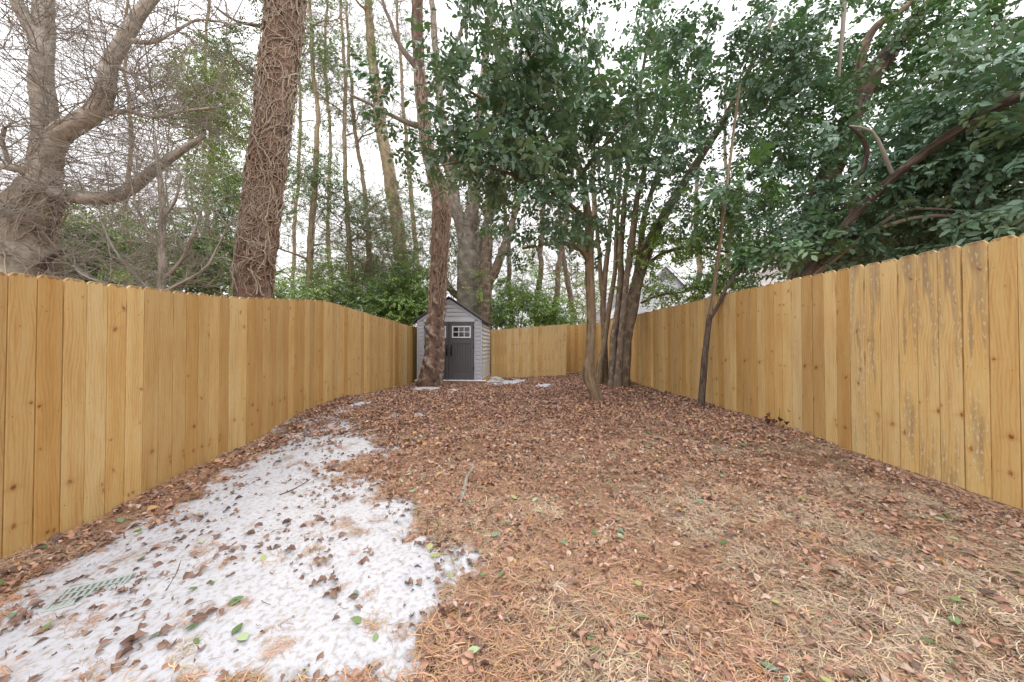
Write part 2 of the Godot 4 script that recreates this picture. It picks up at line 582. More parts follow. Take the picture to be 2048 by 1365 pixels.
func branchlet(parts: int, reach: float, make: Callable) -> ArrayMesh:
	# several sprays on one twig, each a little different in tone
	var b := MB.new()
	for k in parts:
		var s: MB = make.call()
		var yaw := rng.randf_range(-1.4, 1.4)
		var bas := Basis.from_euler(Vector3(rng.randf_range(-0.5, 0.6), yaw, rng.randf_range(-0.6, 0.6)))
		var g := rng.randf_range(0.88, 1.0)
		b.add(s, Transform3D(bas, Vector3(rng.randf_range(-1, 1), rng.randf_range(-0.6, 0.6), rng.randf_range(-0.6, 1)) * reach), Color(g * rng.randf_range(0.85, 1.0), g, g * rng.randf_range(0.8, 1.0)))
	return b.mesh()

func make_sprays():
	for vnt in 6: mesh_leaf_spray.append(branchlet(4, 0.16, func() -> MB: return spray(8, 0.085, 0.095, 0.150, 0.050, 0.072, 0.5)))
	for vnt in 6: mesh_small_spray.append(branchlet(4, 0.17, func() -> MB: return spray(13, 0.085, 0.045, 0.070, 0.025, 0.040, 0.8)))
	for vnt in 5:
		var b := MB.new()
		grow_twig(b, Vector3.ZERO, Vector3(0, 0.15, 1).normalized(), 0.85, 0.0065, 3)
		mesh_bare_sprig.append(b.mesh())

func grow_twig(b: MB, at: Vector3, dir: Vector3, ln: float, r0: float, depth: int):
	var p := PackedVector3Array([at])
	var r := PackedFloat32Array([r0])
	var segs := 5
	var d := dir
	var kids := []
	for k in segs:
		d = (d + Vector3(rng.randf_range(-1, 1), rng.randf_range(-1, 1), rng.randf_range(-1, 1)) * 0.24 + Vector3(0, 0.05, 0)).normalized()
		at += d * ln / segs
		p.append(at)
		r.append(lerpf(r0, r0 * 0.45, (k + 1.0) / segs))
		kids.append([at, d])
	b.tube(p, r, 3, 1, 1, 0, null, false)
	if depth <= 0: return
	for k in (4 if depth == 3 else 2):
		var q = kids[rng.randi_range(0, segs - 1)]
		var side := Vector3(rng.randf_range(-1, 1), rng.randf_range(-1, 1), rng.randf_range(-1, 1)).normalized()
		grow_twig(b, q[0], (q[1] + side * 0.9).normalized(), ln * rng.randf_range(0.4, 0.65), r0 * 0.55, depth - 1)

func multi(called: String, mesh: Mesh, m: Material, xf: Array, cols: Array, parent: Node) -> MultiMeshInstance3D:
	var mm := MultiMesh.new()
	mm.transform_format = MultiMesh.TRANSFORM_3D
	mm.use_colors = cols.size() > 0
	mm.mesh = mesh
	mm.instance_count = xf.size()
	for k in xf.size():
		mm.set_instance_transform(k, xf[k])
		if cols.size() > 0: mm.set_instance_color(k, cols[k])
	var o := MultiMeshInstance3D.new()
	o.multimesh = mm
	o.material_override = m
	o.name = called if parent != self else numbered(called)
	parent.add_child(o, true)
	if parent != self: o.position = -parent.position
	o.set_meta("kind", "stuff")
	return o

func pick(a: Color, b: Color) -> Color:
	var t := rng.randf()
	var j := rng.randf_range(0.88, 1.12)
	return Color(lerpf(a.r, b.r, t) * j, lerpf(a.g, b.g, t) * j, lerpf(a.b, b.b, t) * j)

# ---------------------------------------------------------------- trees
func smooth(pts: Array, step: float, wig: float) -> Array:
	# pts: [Vector3, radius]; returns finely spaced points and radii along a spline with a little wander
	var p := PackedVector3Array()
	var r := PackedFloat32Array()
	var run := 0.0
	var sd := rng.randf() * 500.0
	for k in pts.size() - 1:
		var a: Vector3 = pts[maxi(k - 1, 0)][0]
		var b: Vector3 = pts[k][0]
		var c: Vector3 = pts[k + 1][0]
		var e: Vector3 = pts[mini(k + 2, pts.size() - 1)][0]
		var ln := b.distance_to(c)
		var m := maxi(1, int(ln / step))
		for j in m + (1 if k == pts.size() - 2 else 0):
			var t := float(j) / m
			var q := b.cubic_interpolate(c, a, e, t)
			var s := run + ln * t
			q += Vector3(nz.get_noise_2d(s * 24.0, sd), nz.get_noise_2d(s * 24.0, sd + 99.0) * 0.5, nz.get_noise_2d(s * 24.0, sd + 222.0)) * wig
			p.append(q)
			r.append(lerpf(pts[k][1], pts[k + 1][1], t))
		run += ln
	return [p, r]

func survey(list: Array) -> Array:
	# [px, py, depth, width in px] -> [place, radius]
	var out := []
	for q in list: out.append([P(q[0], q[1], q[2]), q[3] * 0.5 / FOCAL * q[2]])
	return out

func stem(called: String, list: Array, m: Material, parent: Node3D, skel: Array, sides := 8, wig := 0.03, bump := 0.0) -> Array:
	var s := survey(list)
	var path := smooth(s, 0.12, wig)
	var b := MB.new()
	b.tube(path[0], path[1], sides, 2.0 if path[1][0] > 0.12 else 1.0, 1.1, bump, nz)
	part(called, b.mesh(), m, parent, true)
	for k in path[0].size():
		if k % 2 == 0: skel.append([path[0][k], path[1][k]])
	return path

func tree(called: String, label: String, base: Vector3, group := "") -> Node3D:
	var x := base
	x.y = ground(base.x, -base.z)
	return thing(called, label, "tree", x, group)

func bend(a: Vector3, z: Vector3, amount: float, segs: int) -> PackedVector3Array:
	var p := PackedVector3Array()
	var ln := a.distance_to(z)
	var off := Vector3(rng.randf_range(-1, 1), rng.randf_range(-0.2, 1), rng.randf_range(-1, 1)) * ln * amount
	var sd := rng.randf() * 900.0
	for k in segs + 1:
		var t := float(k) / segs
		var q := a.lerp(z, t) + off * (4.0 * t * (1.0 - t)) * 0.5
		if k > 0: q += Vector3(nz.get_noise_2d(t * 140.0, sd), nz.get_noise_2d(t * 140.0, sd + 50.0), nz.get_noise_2d(t * 140.0, sd + 120.0)) * ln * 0.09
		p.append(q)
	return p

func crown(parent: Node3D, skel: Array, blobs: Array, meshes: Array, m: Material, ca: Color, cb: Color, sc0: float, sc1: float, per: int, spread: float, twig: Material, share := 1.0):
	# blobs: [px, py, depth, half width px, half height px, half depth m, clusters]
	var tw := MB.new()
	var lists := []
	var cols := []
	for k in meshes.size():
		lists.append([]); cols.append([])
	for bl in blobs:
		var c := P(bl[0], bl[1], bl[2])
		var rx: float = bl[3] / FOCAL * bl[2]
		var ry: float = bl[4] / FOCAL * bl[2]
		for q in int(bl[6] * share):
			var o := Vector3(rng.randf_range(-1, 1), rng.randf_range(-1, 1), rng.randf_range(-1, 1))
			while o.length() > 1.0: o = Vector3(rng.randf_range(-1, 1), rng.randf_range(-1, 1), rng.randf_range(-1, 1))
			var at := c + Vector3(o.x * rx, o.y * ry, o.z * bl[5])
			if nz.get_noise_3d(at.x * 38.0, at.y * 38.0, at.z * 38.0) < -0.16: continue
			var near = skel[0]
			var bd := 1e9
			for s in skel:
				var dd: float = at.distance_squared_to(s[0]) + (1.5 * maxf(0.0, s[0].y - at.y))
				if dd < bd:
					bd = dd
					near = s
			var path := bend(near[0], at, 0.16, 6)
			var rr := PackedFloat32Array()
			var r0: float = minf(near[1] * 0.6, 0.006 + 0.006 * sqrt(bd))
			for k in path.size(): rr.append(lerpf(r0, 0.003, float(k) / (path.size() - 1)))
			tw.tube(path, rr, 4, 1, 1, 0, null, false)
			if q % 3 == 0: skel.append([path[4], rr[4]])
			var tint := pick(ca, cb)
			for k in maxi(2, int(per * 0.22 + 0.5)):
				var t := rng.randf_range(0.45, 1.0)
				var root := path[int(t * 6.0)]
				var jit := Vector3(rng.randfn(), rng.randfn() * 0.7, rng.randfn()) * spread
				var dirv := (jit + (at - c) * 0.15 + Vector3(rng.randf_range(-0.4, 0.4), rng.randf_range(-0.5, 0.3), rng.randf_range(-0.4, 0.4))).normalized()
				var up := Vector3(rng.randf_range(-0.4, 0.4), 1, rng.randf_range(-0.4, 0.4))
				var sidev := up.cross(dirv).normalized()
				var bas := Basis(sidev, dirv.cross(sidev), dirv).scaled(Vector3.ONE * rng.randf_range(sc0, sc1))
				var pos := root.lerp(at, rng.randf_range(0.3, 1.0)) + jit
				var which := rng.randi_range(0, meshes.size() - 1)
				lists[which].append(Transform3D(bas, pos))
				cols[which].append(pick(tint, pick(ca, cb)))
	if tw.v.size() > 0:
		part("twigs", tw.mesh(), twig, parent, true).set_meta("kind", "stuff")
	for k in meshes.size():
		if lists[k].size() > 0: multi("crown", meshes[k], m, lists[k], cols[k], parent)

func sprigs(parent: Node3D, skel: Array, count: int, s0: float, s1: float, m: Material, lift := 0.2, min_y := -9.0):
	var lists := []
	for k in mesh_bare_sprig.size(): lists.append([])
	for q in count:
		var s = skel[rng.randi_range(0, skel.size() - 1)]
		if s[0].y < min_y: continue
		var d := Vector3(rng.randf_range(-1, 1), rng.randf_range(-0.6, 0.9) + lift, rng.randf_range(-1, 1)).normalized()
		var bas := Basis.looking_at(-d, Vector3(0.1, 1, 0.2)).rotated(d, rng.randf() * TAU).scaled(Vector3.ONE * rng.randf_range(s0, s1))
		lists[rng.randi_range(0, lists.size() - 1)].append(Transform3D(bas, s[0]))
	for k in lists.size():
		if lists[k].size() > 0: multi("twigs", mesh_bare_sprig[k], m, lists[k], [], parent)

func vines(parent: Node3D, path: Array, strands: int, y0: float, y1: float, thick: float, r_vine: float, m: Material):
	# dead ivy stems crawling up a trunk, crossing and looping over one another
	var b := MB.new()
	var pp: PackedVector3Array = path[0]
	var rr: PackedFloat32Array = path[1]
	var ok := []
	for k in pp.size():
		if pp[k].y >= y0 and pp[k].y <= y1: ok.append(k)
	if ok.size() < 3: return
	var lo: int = ok[0]
	var hi: int = ok[-1]
	for s in strands:
		var t := rng.randf_range(lo, hi - 1)
		var an := rng.randf() * TAU
		var ln := rng.randi_range(10, 34)
		var va := rng.randf_range(-0.25, 0.25)
		var off := rng.randf_range(0.1, 1.0)
		off *= off
		var vt := rng.randf_range(0.15, 0.75)
		var p := PackedVector3Array()
		var r := PackedFloat32Array()
		var r0 := r_vine * (rng.randf_range(0.35, 1.1) if rng.randf() < 0.75 else rng.randf_range(1.1, 1.6))
		for k in ln:
			va = clampf(va * 0.9 + rng.randf_range(-0.22, 0.22), -0.55, 0.55)
			an += va * 0.42 * clampf(0.3 / (rr[0] + 0.05), 0.5, 1.5)
			t += vt * rng.randf_range(0.3, 1.3) * (1.0 - absf(va))
			if t > hi - 1: break
			var i := int(t)
			var f := t - i
			var c := pp[i].lerp(pp[i + 1], f)
			var rad := lerpf(rr[i], rr[i + 1], f) + thick * off * (0.7 + 0.3 * sin(k * 0.7 + s))
			p.append(c + Vector3(cos(an), 0, sin(an)) * rad)
			r.append(r0 * (1.0 - 0.4 * k / ln))
		if p.size() > 3: b.tube(p, r, 4, 1, 1, 0, null, false)
	part("ivy_stems", b.mesh(), m, parent, true).set_meta("kind", "stuff")

# ---------------------------------------------------------------- fences
func picket_mesh(w: float, h: float, th: float) -> ArrayMesh:
	var ear := 0.022
	var hw := w * 0.5
	var o := [Vector2(-hw, 0), Vector2(hw, 0), Vector2(hw, h - ear), Vector2(hw - ear, h), Vector2(-hw + ear, h), Vector2(-hw, h - ear)]
	var e := 0.0030
	var inn := []
	for q in o: inn.append(Vector2(q.x * (1.0 - e / hw), clampf(q.y, e, h - e)))
	var b := MB.new()
	var uv := func(q: Vector2) -> Vector2: return Vector2(q.x / w + 0.5, 1.0 - q.y / h)
	var k := b.v.size()
	for q in inn: b.vert(Vector3(q.x, q.y, 0), Vector3.BACK, uv.call(q))
	for j in range(1, 5): b.tri(k, k + j + 1, k + j)
	for j in 6:
		var a: Vector2 = o[j]
		var c: Vector2 = o[(j + 1) % 6]
		var ia: Vector2 = inn[j]
		var ic: Vector2 = inn[(j + 1) % 6]
		b.quad(Vector3(a.x, a.y, -e), Vector3(c.x, c.y, -e), Vector3(ic.x, ic.y, 0), Vector3(ia.x, ia.y, 0), uv.call(a), uv.call(c), uv.call(ic), uv.call(ia))
		b.quad(Vector3(a.x, a.y, -th), Vector3(c.x, c.y, -th), Vector3(c.x, c.y, -e), Vector3(a.x, a.y, -e), uv.call(a), uv.call(c), uv.call(c), uv.call(a))
	k = b.v.size()
	for q in o: b.vert(Vector3(q.x, q.y, -th), Vector3.FORWARD, uv.call(q))
	for j in range(1, 5): b.tri(k, k + j, k + j + 1)
	return b.mesh()

func fence(label: String, run: Array, side: float, chooser: Callable):
	var root := thing("wooden_fence", label, "fence", Vector3(run[0][0], run[0][2] - 1.83, -run[0][1]))
	var tight := 0.0055 if run.size() < 3 else 0.0
	var pk := [picket_mesh(0.1346 + tight, 1.83, 0.016), picket_mesh(0.1360 + tight, 1.83, 0.016), picket_mesh(0.1354 + tight, 1.83, 0.016)]
	var count := 0
	var carry := 0.0
	var post_mesh := BoxMesh.new()
	post_mesh.size = Vector3(0.089, 1.75, 0.089)
	for k in run.size() - 1:
		var a := Vector3(run[k][0], run[k][2], -run[k][1])
		var z := Vector3(run[k + 1][0], run[k + 1][2], -run[k + 1][1])
		var flat := Vector3(z.x - a.x, 0, z.z - a.z)
		var ln := flat.length()
		var dir := flat / ln
		var nrm := dir.cross(Vector3.UP) * side
		var bas := Basis(Vector3.UP.cross(nrm), Vector3.UP, nrm)
		var s := carry
		while s < ln:
			var t := s / ln
			var top := a.lerp(z, t)
			var o := MeshInstance3D.new()
			o.mesh = pk[rng.randi_range(0, 2)]
			o.material_override = chooser.call(count, top)
			o.name = "picket"
			root.add_child(o, true)
			o.transform = Transform3D(bas.rotated(nrm, rng.randf_range(-0.0025, 0.0025)).rotated(Vector3.UP, rng.randf_range(-0.014, 0.014)), top - Vector3(0, 1.83 + rng.randf_range(-0.006, 0.006), 0) + nrm * rng.randf_range(-0.0025, 0.0025) - root.position)
			count += 1
			s += 0.1415 + rng.randf_range(-0.0003, 0.0007)
		carry = s - ln
		for hh in [0.22, 0.9, 1.6]:
			var b := MB.new()
			var p0 := a - Vector3(0, 1.83 - hh, 0)
			var p1 := z - Vector3(0, 1.83 - hh, 0)
			var back0 := nrm * -0.022
			var back1 := nrm * -0.060
			var u := Vector3(0, 0.089, 0)
			b.quad(p0 + back0, p1 + back0, p1 + back0 + u, p0 + back0 + u)
			b.quad(p0 + back1 + u, p1 + back1 + u, p1 + back1, p0 + back1)
			b.quad(p0 + back0 + u, p1 + back0 + u, p1 + back1 + u, p0 + back1 + u)
			b.quad(p0 + back1, p1 + back1, p1 + back0, p0 + back0)
			part("rail", b.mesh(), M.rail, root, true)
		var ps := 0.3
		while ps < ln:
			var top := a.lerp(z, ps / ln)
			var o := part("post", post_mesh, M.rail, root)
			o.transform = Transform3D(bas, top - Vector3(0, 0.95, 0) - nrm * 0.107 - root.position)
			ps += 2.4

func build_fences():
	fence("long yellow pine picket fence running along the snow to the shed", [[-3.10, 0.5, 1.72], [-3.15, 2.1, 1.765], [-3.28, 3.9, 1.865], [-3.36, 5.6, 2.06], [-3.36, 6.2, 2.115], [-3.22, 10.6, 1.93], [-3.2, 13.5, 1.95]], 1.0,
		func(k: int, _p: Vector3) -> Material: return M.picket[rng.randi_range(0, M.picket.size() - 1)])
	fence("pine picket fence with grey weathered stains on pickets beyond the slender sapling", [[3.40, 0.5, 1.98], [3.37, 2.25, 2.05], [3.37, 4.4, 2.115], [3.25, 9.0, 2.12], [3.1, 13.1, 2.15]], -1.0,
		func(k: int, p: Vector3) -> Material:
			if p.z > -3.35 and p.z < -2.35 and rng.randf() < 0.85: return M.weathered[rng.randi_range(0, 3)]
			return M.picket[rng.randi_range(0, M.picket.size() - 1)] if rng.randf() < 0.92 else M.weathered[rng.randi_range(0, 3)])
	var plain := func(_k: int, _p: Vector3) -> Material: return M.picket[rng.randi_range(0, M.picket.size() - 1)]
	var brown := func(_k: int, _p: Vector3) -> Material: return M.browned[rng.randi_range(0, 9)]
	fence("short pine fence panel standing forward beside the shed", [[-0.68, 12.35, 1.88], [1.88, 12.25, 2.08]], 1.0, brown)
	fence("pine fence panel set back in the corner behind the clump of stems", [[1.90, 13.1, 2.10], [3.05, 13.1, 2.14]], 1.0, plain)
	fence("pine fence panel mostly hidden behind the grey shed", [[-3.15, 13.5, 1.95], [-0.55, 13.4, 1.95]], 1.0, plain)

# ---------------------------------------------------------------- shed
func slab(called: String, lo: Vector3, hi: Vector3, m: Material, parent: Node, bev := 0.004) -> MeshInstance3D:
	var b := MB.new()
	var mid := (lo + hi) * 0.5
	b.box(lo - mid, hi - mid, bev)
	var o := part(called, b.mesh(), m, parent)
	o.position = mid
	return o

func build_shed():
	var n := FastNoiseLite.new()
	n.seed = 41
	n.frequency = 0.05
	var grain := image_tex(128, 128, func(x: int, y: int) -> Color:
		var q := 0.94 + 0.07 * n.get_noise_2d(x * 0.5, y * 9.0)
		return Color(q, q, q))
	var pale := mat(srgb(194, 198, 206), 0.55, grain)
	var side_m := mat(srgb(204, 202, 200), 0.55, grain)
	var trim := mat(srgb(188, 193, 203), 0.5)
	var door_m := mat(srgb(92, 91, 95), 0.5, grain)
	var white := mat(srgb(222, 224, 226), 0.4)
	var black := mat(srgb(24, 24, 26), 0.35)
	var roof_m := mat(srgb(52, 54, 60), 0.6)
	var glass := mat(srgb(40, 48, 56), 0.08)
	glass.metallic_specular = 0.7
	var root := thing("garden_shed", "grey gabled plastic garden shed with dark double doors and small windows", "shed", P(898, 762, 10.95))
	root.rotation.y = -0.055
	root.position.y = 0.2
	var H := 1.90
	var A := 2.63
	var hw := 1.05
	var dp := 2.13
	# core walls
	var core := MB.new()
	core.box(Vector3(-hw + 0.02, 0, -dp), Vector3(hw - 0.02, H, -0.05))
	core.quad(Vector3(-hw + 0.02, H, -0.05), Vector3(hw - 0.02, H, -0.05), Vector3(0, A - 0.02, -0.05), Vector3(0, A - 0.02, -0.05))
	core.quad(Vector3(hw - 0.02, H, -dp), Vector3(-hw + 0.02, H, -dp), Vector3(0, A - 0.02, -dp), Vector3(0, A - 0.02, -dp))
	part("wall", core.mesh(), side_m, root)
	# front corner panels with stacked shingle blocks
	for s in [-1.0, 1.0]:
		var x0: float = s * 0.805
		var x1: float = s * hw
		var lo := minf(x0, x1)
		var hi := maxf(x0, x1)
		slab("corner_panel", Vector3(lo, 0, -0.05), Vector3(hi, H, 0.0), pale, root, 0.01)
		for k in 15:
			var y := 0.06 + k * 0.122
			slab("siding_block", Vector3(lo + 0.05, y, -0.01), Vector3(hi - 0.05, y + 0.100, 0.024), pale, root, 0.006)
		slab("corner_trim", Vector3(hi - 0.045 if s > 0 else lo - 0.002, 0, -0.06), Vector3(hi + 0.002 if s > 0 else lo + 0.045, H - 0.002, 0.018), trim, root, 0.012)
	slab("door_header", Vector3(-0.84, H - 0.035, -0.04), Vector3(0.84, H + 0.03, 0.022), trim, root, 0.008)
	# gable boards
	for k in 5:
		var y0 := H + 0.03 + k * 0.128
		var y1 := minf(y0 + 0.118, A - 0.05)
		var w0 := hw * (A - y0) / (A - H) - 0.03
		var w1 := hw * (A - y1) / (A - H) - 0.03
		var b := MB.new()
		b.quad(Vector3(-w0, y0, 0.012), Vector3(w0, y0, 0.012), Vector3(w1, y1, -0.004), Vector3(-w1, y1, -0.004))
		b.quad(Vector3(-w0, y0, -0.05), Vector3(w0, y0, -0.05), Vector3(w0, y0, 0.012), Vector3(-w0, y0, 0.012))
		b.quad(Vector3(w0, y0, 0.012), Vector3(w0, y0, -0.05), Vector3(w1, y1, -0.05), Vector3(w1, y1, -0.004))
		b.quad(Vector3(-w0, y0, -0.05), Vector3(-w0, y0, 0.012), Vector3(-w1, y1, -0.004), Vector3(-w1, y1, -0.05))
		part("gable_board", b.mesh(), pale, root)
	for s in [-1.0, 1.0]:
		var b := MB.new()
		# sloped roof panel with thickness, overhanging front and eaves
		var e := Vector3(s * (hw + 0.10), H - 0.055, 0)
		var r := Vector3(0, A + 0.02, 0)
		var nrm := Vector3(s * (A - H), hw, 0).normalized() * 0.05
		var z0 := 0.09
		var z1 := -dp - 0.08
		var q := [e + Vector3(0, 0, z0), r + Vector3(0, 0, z0), r + Vector3(0, 0, z1), e + Vector3(0, 0, z1)]
		var u := []
		for w in q: u.append(w + nrm)
		u[1].x = 0.0; u[2].x = 0.0
		var f := [[0, 1, 2, 3]]
		for pr in [[u[3], u[2], u[1], u[0]], [q[0], q[1], q[2], q[3]], [u[0], u[1], q[1], q[0]], [q[3], q[2], u[2], u[3]], [u[3], u[0], q[0], q[3]]]:
			if s > 0: b.quad(pr[3], pr[2], pr[1], pr[0])
			else: b.quad(pr[0], pr[1], pr[2], pr[3])
		part("roof_panel", b.mesh(), roof_m, root)
		# light rake trim under the roof edge
		var t := MB.new()
		var t0 := Vector3(s * (hw + 0.0), H + 0.0, 0.0)
		var t1 := Vector3(0, A - 0.02, 0.0)
		var dn := Vector3(0, -0.075, 0)
		var fz := Vector3(0, 0, 0.03)
		if s > 0: t.quad(t0 + dn + fz, t0 + fz, t1 + fz, t1 + dn + fz)
		else: t.quad(t1 + dn + fz, t1 + fz, t0 + fz, t0 + dn + fz)
		t.quad(t0 + dn + fz, t1 + dn + fz, t1 + dn - fz, t0 + dn - fz)
		part("rake_trim", t.mesh(), trim, root)
	# side lap boards, both long sides
	for s in [-1.0, 1.0]:
		for k in 14:
			var y0 := 0.02 + k * 0.132
			var b := MB.new()
			var xo: float = s * (hw + 0.022)
			var xi: float = s * (hw - 0.012)
			var zf := -0.07
			var zb := -dp + 0.02
			var pr := [Vector3(xo, y0, zf), Vector3(xo, y0, zb), Vector3(xi, y0 + 0.126, zb), Vector3(xi, y0 + 0.126, zf)]
			var lw := [Vector3(xi - s * 0.02, y0, zf), Vector3(xi - s * 0.02, y0, zb), Vector3(xo, y0, zb), Vector3(xo, y0, zf)]
			if s < 0: pr.reverse(); lw.reverse()
			b.quad(pr[0], pr[1], pr[2], pr[3])
			b.quad(lw[0], lw[1], lw[2], lw[3])
			part("side_board", b.mesh(), side_m, root)
	# doors
	for s in [-1.0, 1.0]:
		var door := Node3D.new()
		door.name = "door"
		root.add_child(door, true)
		door.position = Vector3(s * 0.402, 0.02, 0)
		var w := 0.392
		var dh := H - 0.06
		slab("stile", Vector3(-w, 0, -0.03), Vector3(-w + 0.10, dh, 0.022), door_m, door, 0.005)
		slab("stile", Vector3(w - 0.10, 0, -0.03), Vector3(w, dh, 0.022), door_m, door, 0.005)
		slab("top_rail", Vector3(-w + 0.10, dh - 0.115, -0.03), Vector3(w - 0.10, dh, 0.021), door_m, door, 0.004)
		slab("lock_rail", Vector3(-w + 0.10, dh - 0.69, -0.03), Vector3(w - 0.10, dh - 0.53, 0.021), door_m, door, 0.004)
		slab("bottom_panel", Vector3(-w + 0.10, 0.0, -0.03), Vector3(w - 0.10, 0.20, 0.016), door_m, door, 0.012)
		for k in 7:
			var x := -w + 0.10 + k * (2 * w - 0.2) / 7.0
			slab("plank", Vector3(x + 0.002, 0.205, -0.03), Vector3(x + (2 * w - 0.2) / 7.0 - 0.002, dh - 0.695, 0.012), door_m, door, 0.004)
		slab("backing", Vector3(-w + 0.01, 0.01, -0.04), Vector3(w - 0.01, dh - 0.01, -0.028), door_m, door, 0.0)
		# window of three by two panes
		var y0 := dh - 0.125 - 0.385
		var win := slab("window_frame", Vector3(-0.305, y0, 0.0), Vector3(-0.265, y0 + 0.385, 0.035), white, door, 0.004)
		for q in [[Vector3(0.265, y0, 0.0), Vector3(0.305, y0 + 0.385, 0.035)], [Vector3(-0.265, y0, 0.0), Vector3(0.265, y0 + 0.04, 0.035)], [Vector3(-0.265, y0 + 0.345, 0.0), Vector3(0.265, y0 + 0.385, 0.035)]]:
			slab("window_frame", q[0], q[1], white, door, 0.004)
		for q in [-0.088, 0.088]: slab("muntin", Vector3(q - 0.011, y0 + 0.04, 0.0), Vector3(q + 0.011, y0 + 0.345, 0.028), white, door, 0.002)
		slab("muntin", Vector3(-0.265, y0 + 0.182, 0.001), Vector3(0.265, y0 + 0.204, 0.027), white, door, 0.002)
		for cx in [-0.1765, 0.0, 0.1765]:
			for cy in [0.111, 0.275]:
				slab("pane", Vector3(cx - 0.085, y0 + cy - 0.07, 0.004), Vector3(cx + 0.085, y0 + cy + 0.07, 0.009), glass, door, 0.0)
		# lever pull by the meeting edge
		var hx: float = -s * (w - 0.06)
		slab("handle_plate", Vector3(hx - 0.02, dh - 1.10, 0.02), Vector3(hx + 0.02, dh - 0.72, 0.034), black, door, 0.004)
		var hb := MB.new()
		hb.tube(PackedVector3Array([Vector3(hx, dh - 1.04, 0.03), Vector3(hx, dh - 1.02, 0.075), Vector3(hx, dh - 0.9, 0.085), Vector3(hx, dh - 0.8, 0.075), Vector3(hx, dh - 0.78, 0.03)]), PackedFloat32Array([0.013, 0.014, 0.015, 0.014, 0.013]), 6)
		part("handle", hb.mesh(), black, door)
		for hy in [0.32, 1.0, 1.62]: slab("hinge", Vector3(s * w - 0.015, hy, 0.018), Vector3(s * w + 0.015, hy + 0.10, 0.034), black, door, 0.003)
	# platform of treated lumber
	var deck := thing("shed_platform", "low treated lumber platform under the grey shed", "platform", root.position - Vector3(0, 0.13, 0))
	deck.rotation.y = -0.055
	var lum := mat(Color(0.86, 0.78, 0.66), 0.8, M.picket[3].albedo_texture)
	slab("front_beam", Vector3(-1.1, -0.06, 0.10), Vector3(1.22, 0.085, 0.14), lum, deck)
	slab("side_beam", Vector3(1.18, -0.06, -2.3), Vector3(1.22, 0.085, 0.098), lum, deck)
	slab("side_beam", Vector3(-1.1, -0.06, -2.3), Vector3(-1.06, 0.085, 0.098), lum, deck)
	slab("deck_board", Vector3(-1.06, 0.087, -2.3), Vector3(1.18, 0.125, 0.13), lum, deck)
	# ridge of snow left on the platform's edge
	var sb := MB.new()
	var steps := 40
	var pts := []
	for k in steps + 1:
		var x := lerpf(-1.09, 1.20, float(k) / steps)
		pts.append([x, 0.022 + 0.014 * nz.get_noise_1d(k * 31.0), 0.145 + 0.018 * nz.get_noise_1d(k * 47.0 + 900.0)])
	for k in steps:
		var a = pts[k]
		var c = pts[k + 1]
		sb.quad(Vector3(a[0], 0.118, a[2]), Vector3(c[0], 0.118, c[2]), Vector3(c[0], 0.127 + c[1], 0.09), Vector3(a[0], 0.127 + a[1], 0.09))
		sb.quad(Vector3(a[0], 0.127 + a[1], 0.09), Vector3(c[0], 0.127 + c[1], 0.09), Vector3(c[0], 0.126, 0.035), Vector3(a[0], 0.126, 0.035))
	var sn := part("snow", sb.mesh(), mat(srgb(196, 199, 206), 0.6), self)
	sn.transform = deck.transform
	tag(sn, "narrow ridge of snow along the shed platform's front edge", "snow", "", "stuff")

func build_rubble():
	var stone := mat(srgb(168, 166, 164), 0.9)
	for q in [[988, 750, 11.7, 0.16, "grey concrete chunk propped against the shed's rear corner"], [996, 757, 11.6, 0.13, "broad grey stone lying in the snow beside the shed wall"], [982, 759, 11.3, 0.10, "small pale stone lying below the shed's side boards"], [1004, 761, 11.3, 0.09, "flat grey stone at the foot of the short fence panel"]]:
		var p := P(q[0], q[1], q[2])
		p.y = ground(p.x, -p.z)
		var st := SurfaceTool.new()
		var sp := SphereMesh.new()
		sp.radius = q[3]
		sp.height = q[3] * 1.5
		sp.radial_segments = 12
		sp.rings = 7
		var arr := sp.get_mesh_arrays()
		var vs: PackedVector3Array = arr[Mesh.ARRAY_VERTEX]
		for k in vs.size():
			var d := vs[k].normalized()
			vs[k] = vs[k] * (1.0 + 0.35 * nz.get_noise_3d(d.x * 60.0 + p.x * 99.0, d.y * 60.0, d.z * 60.0)) * Vector3(1.1, 0.8, 0.9)
		arr[Mesh.ARRAY_VERTEX] = vs
		var am := ArrayMesh.new()
		am.add_surface_from_arrays(Mesh.PRIMITIVE_TRIANGLES, arr)
		st.create_from(am, 0)
		st.generate_normals()
		var o := part("stone", st.commit(), stone, self)
		o.position = p + Vector3(0, q[3] * 0.3, 0)
		tag(o, q[4], "stone")

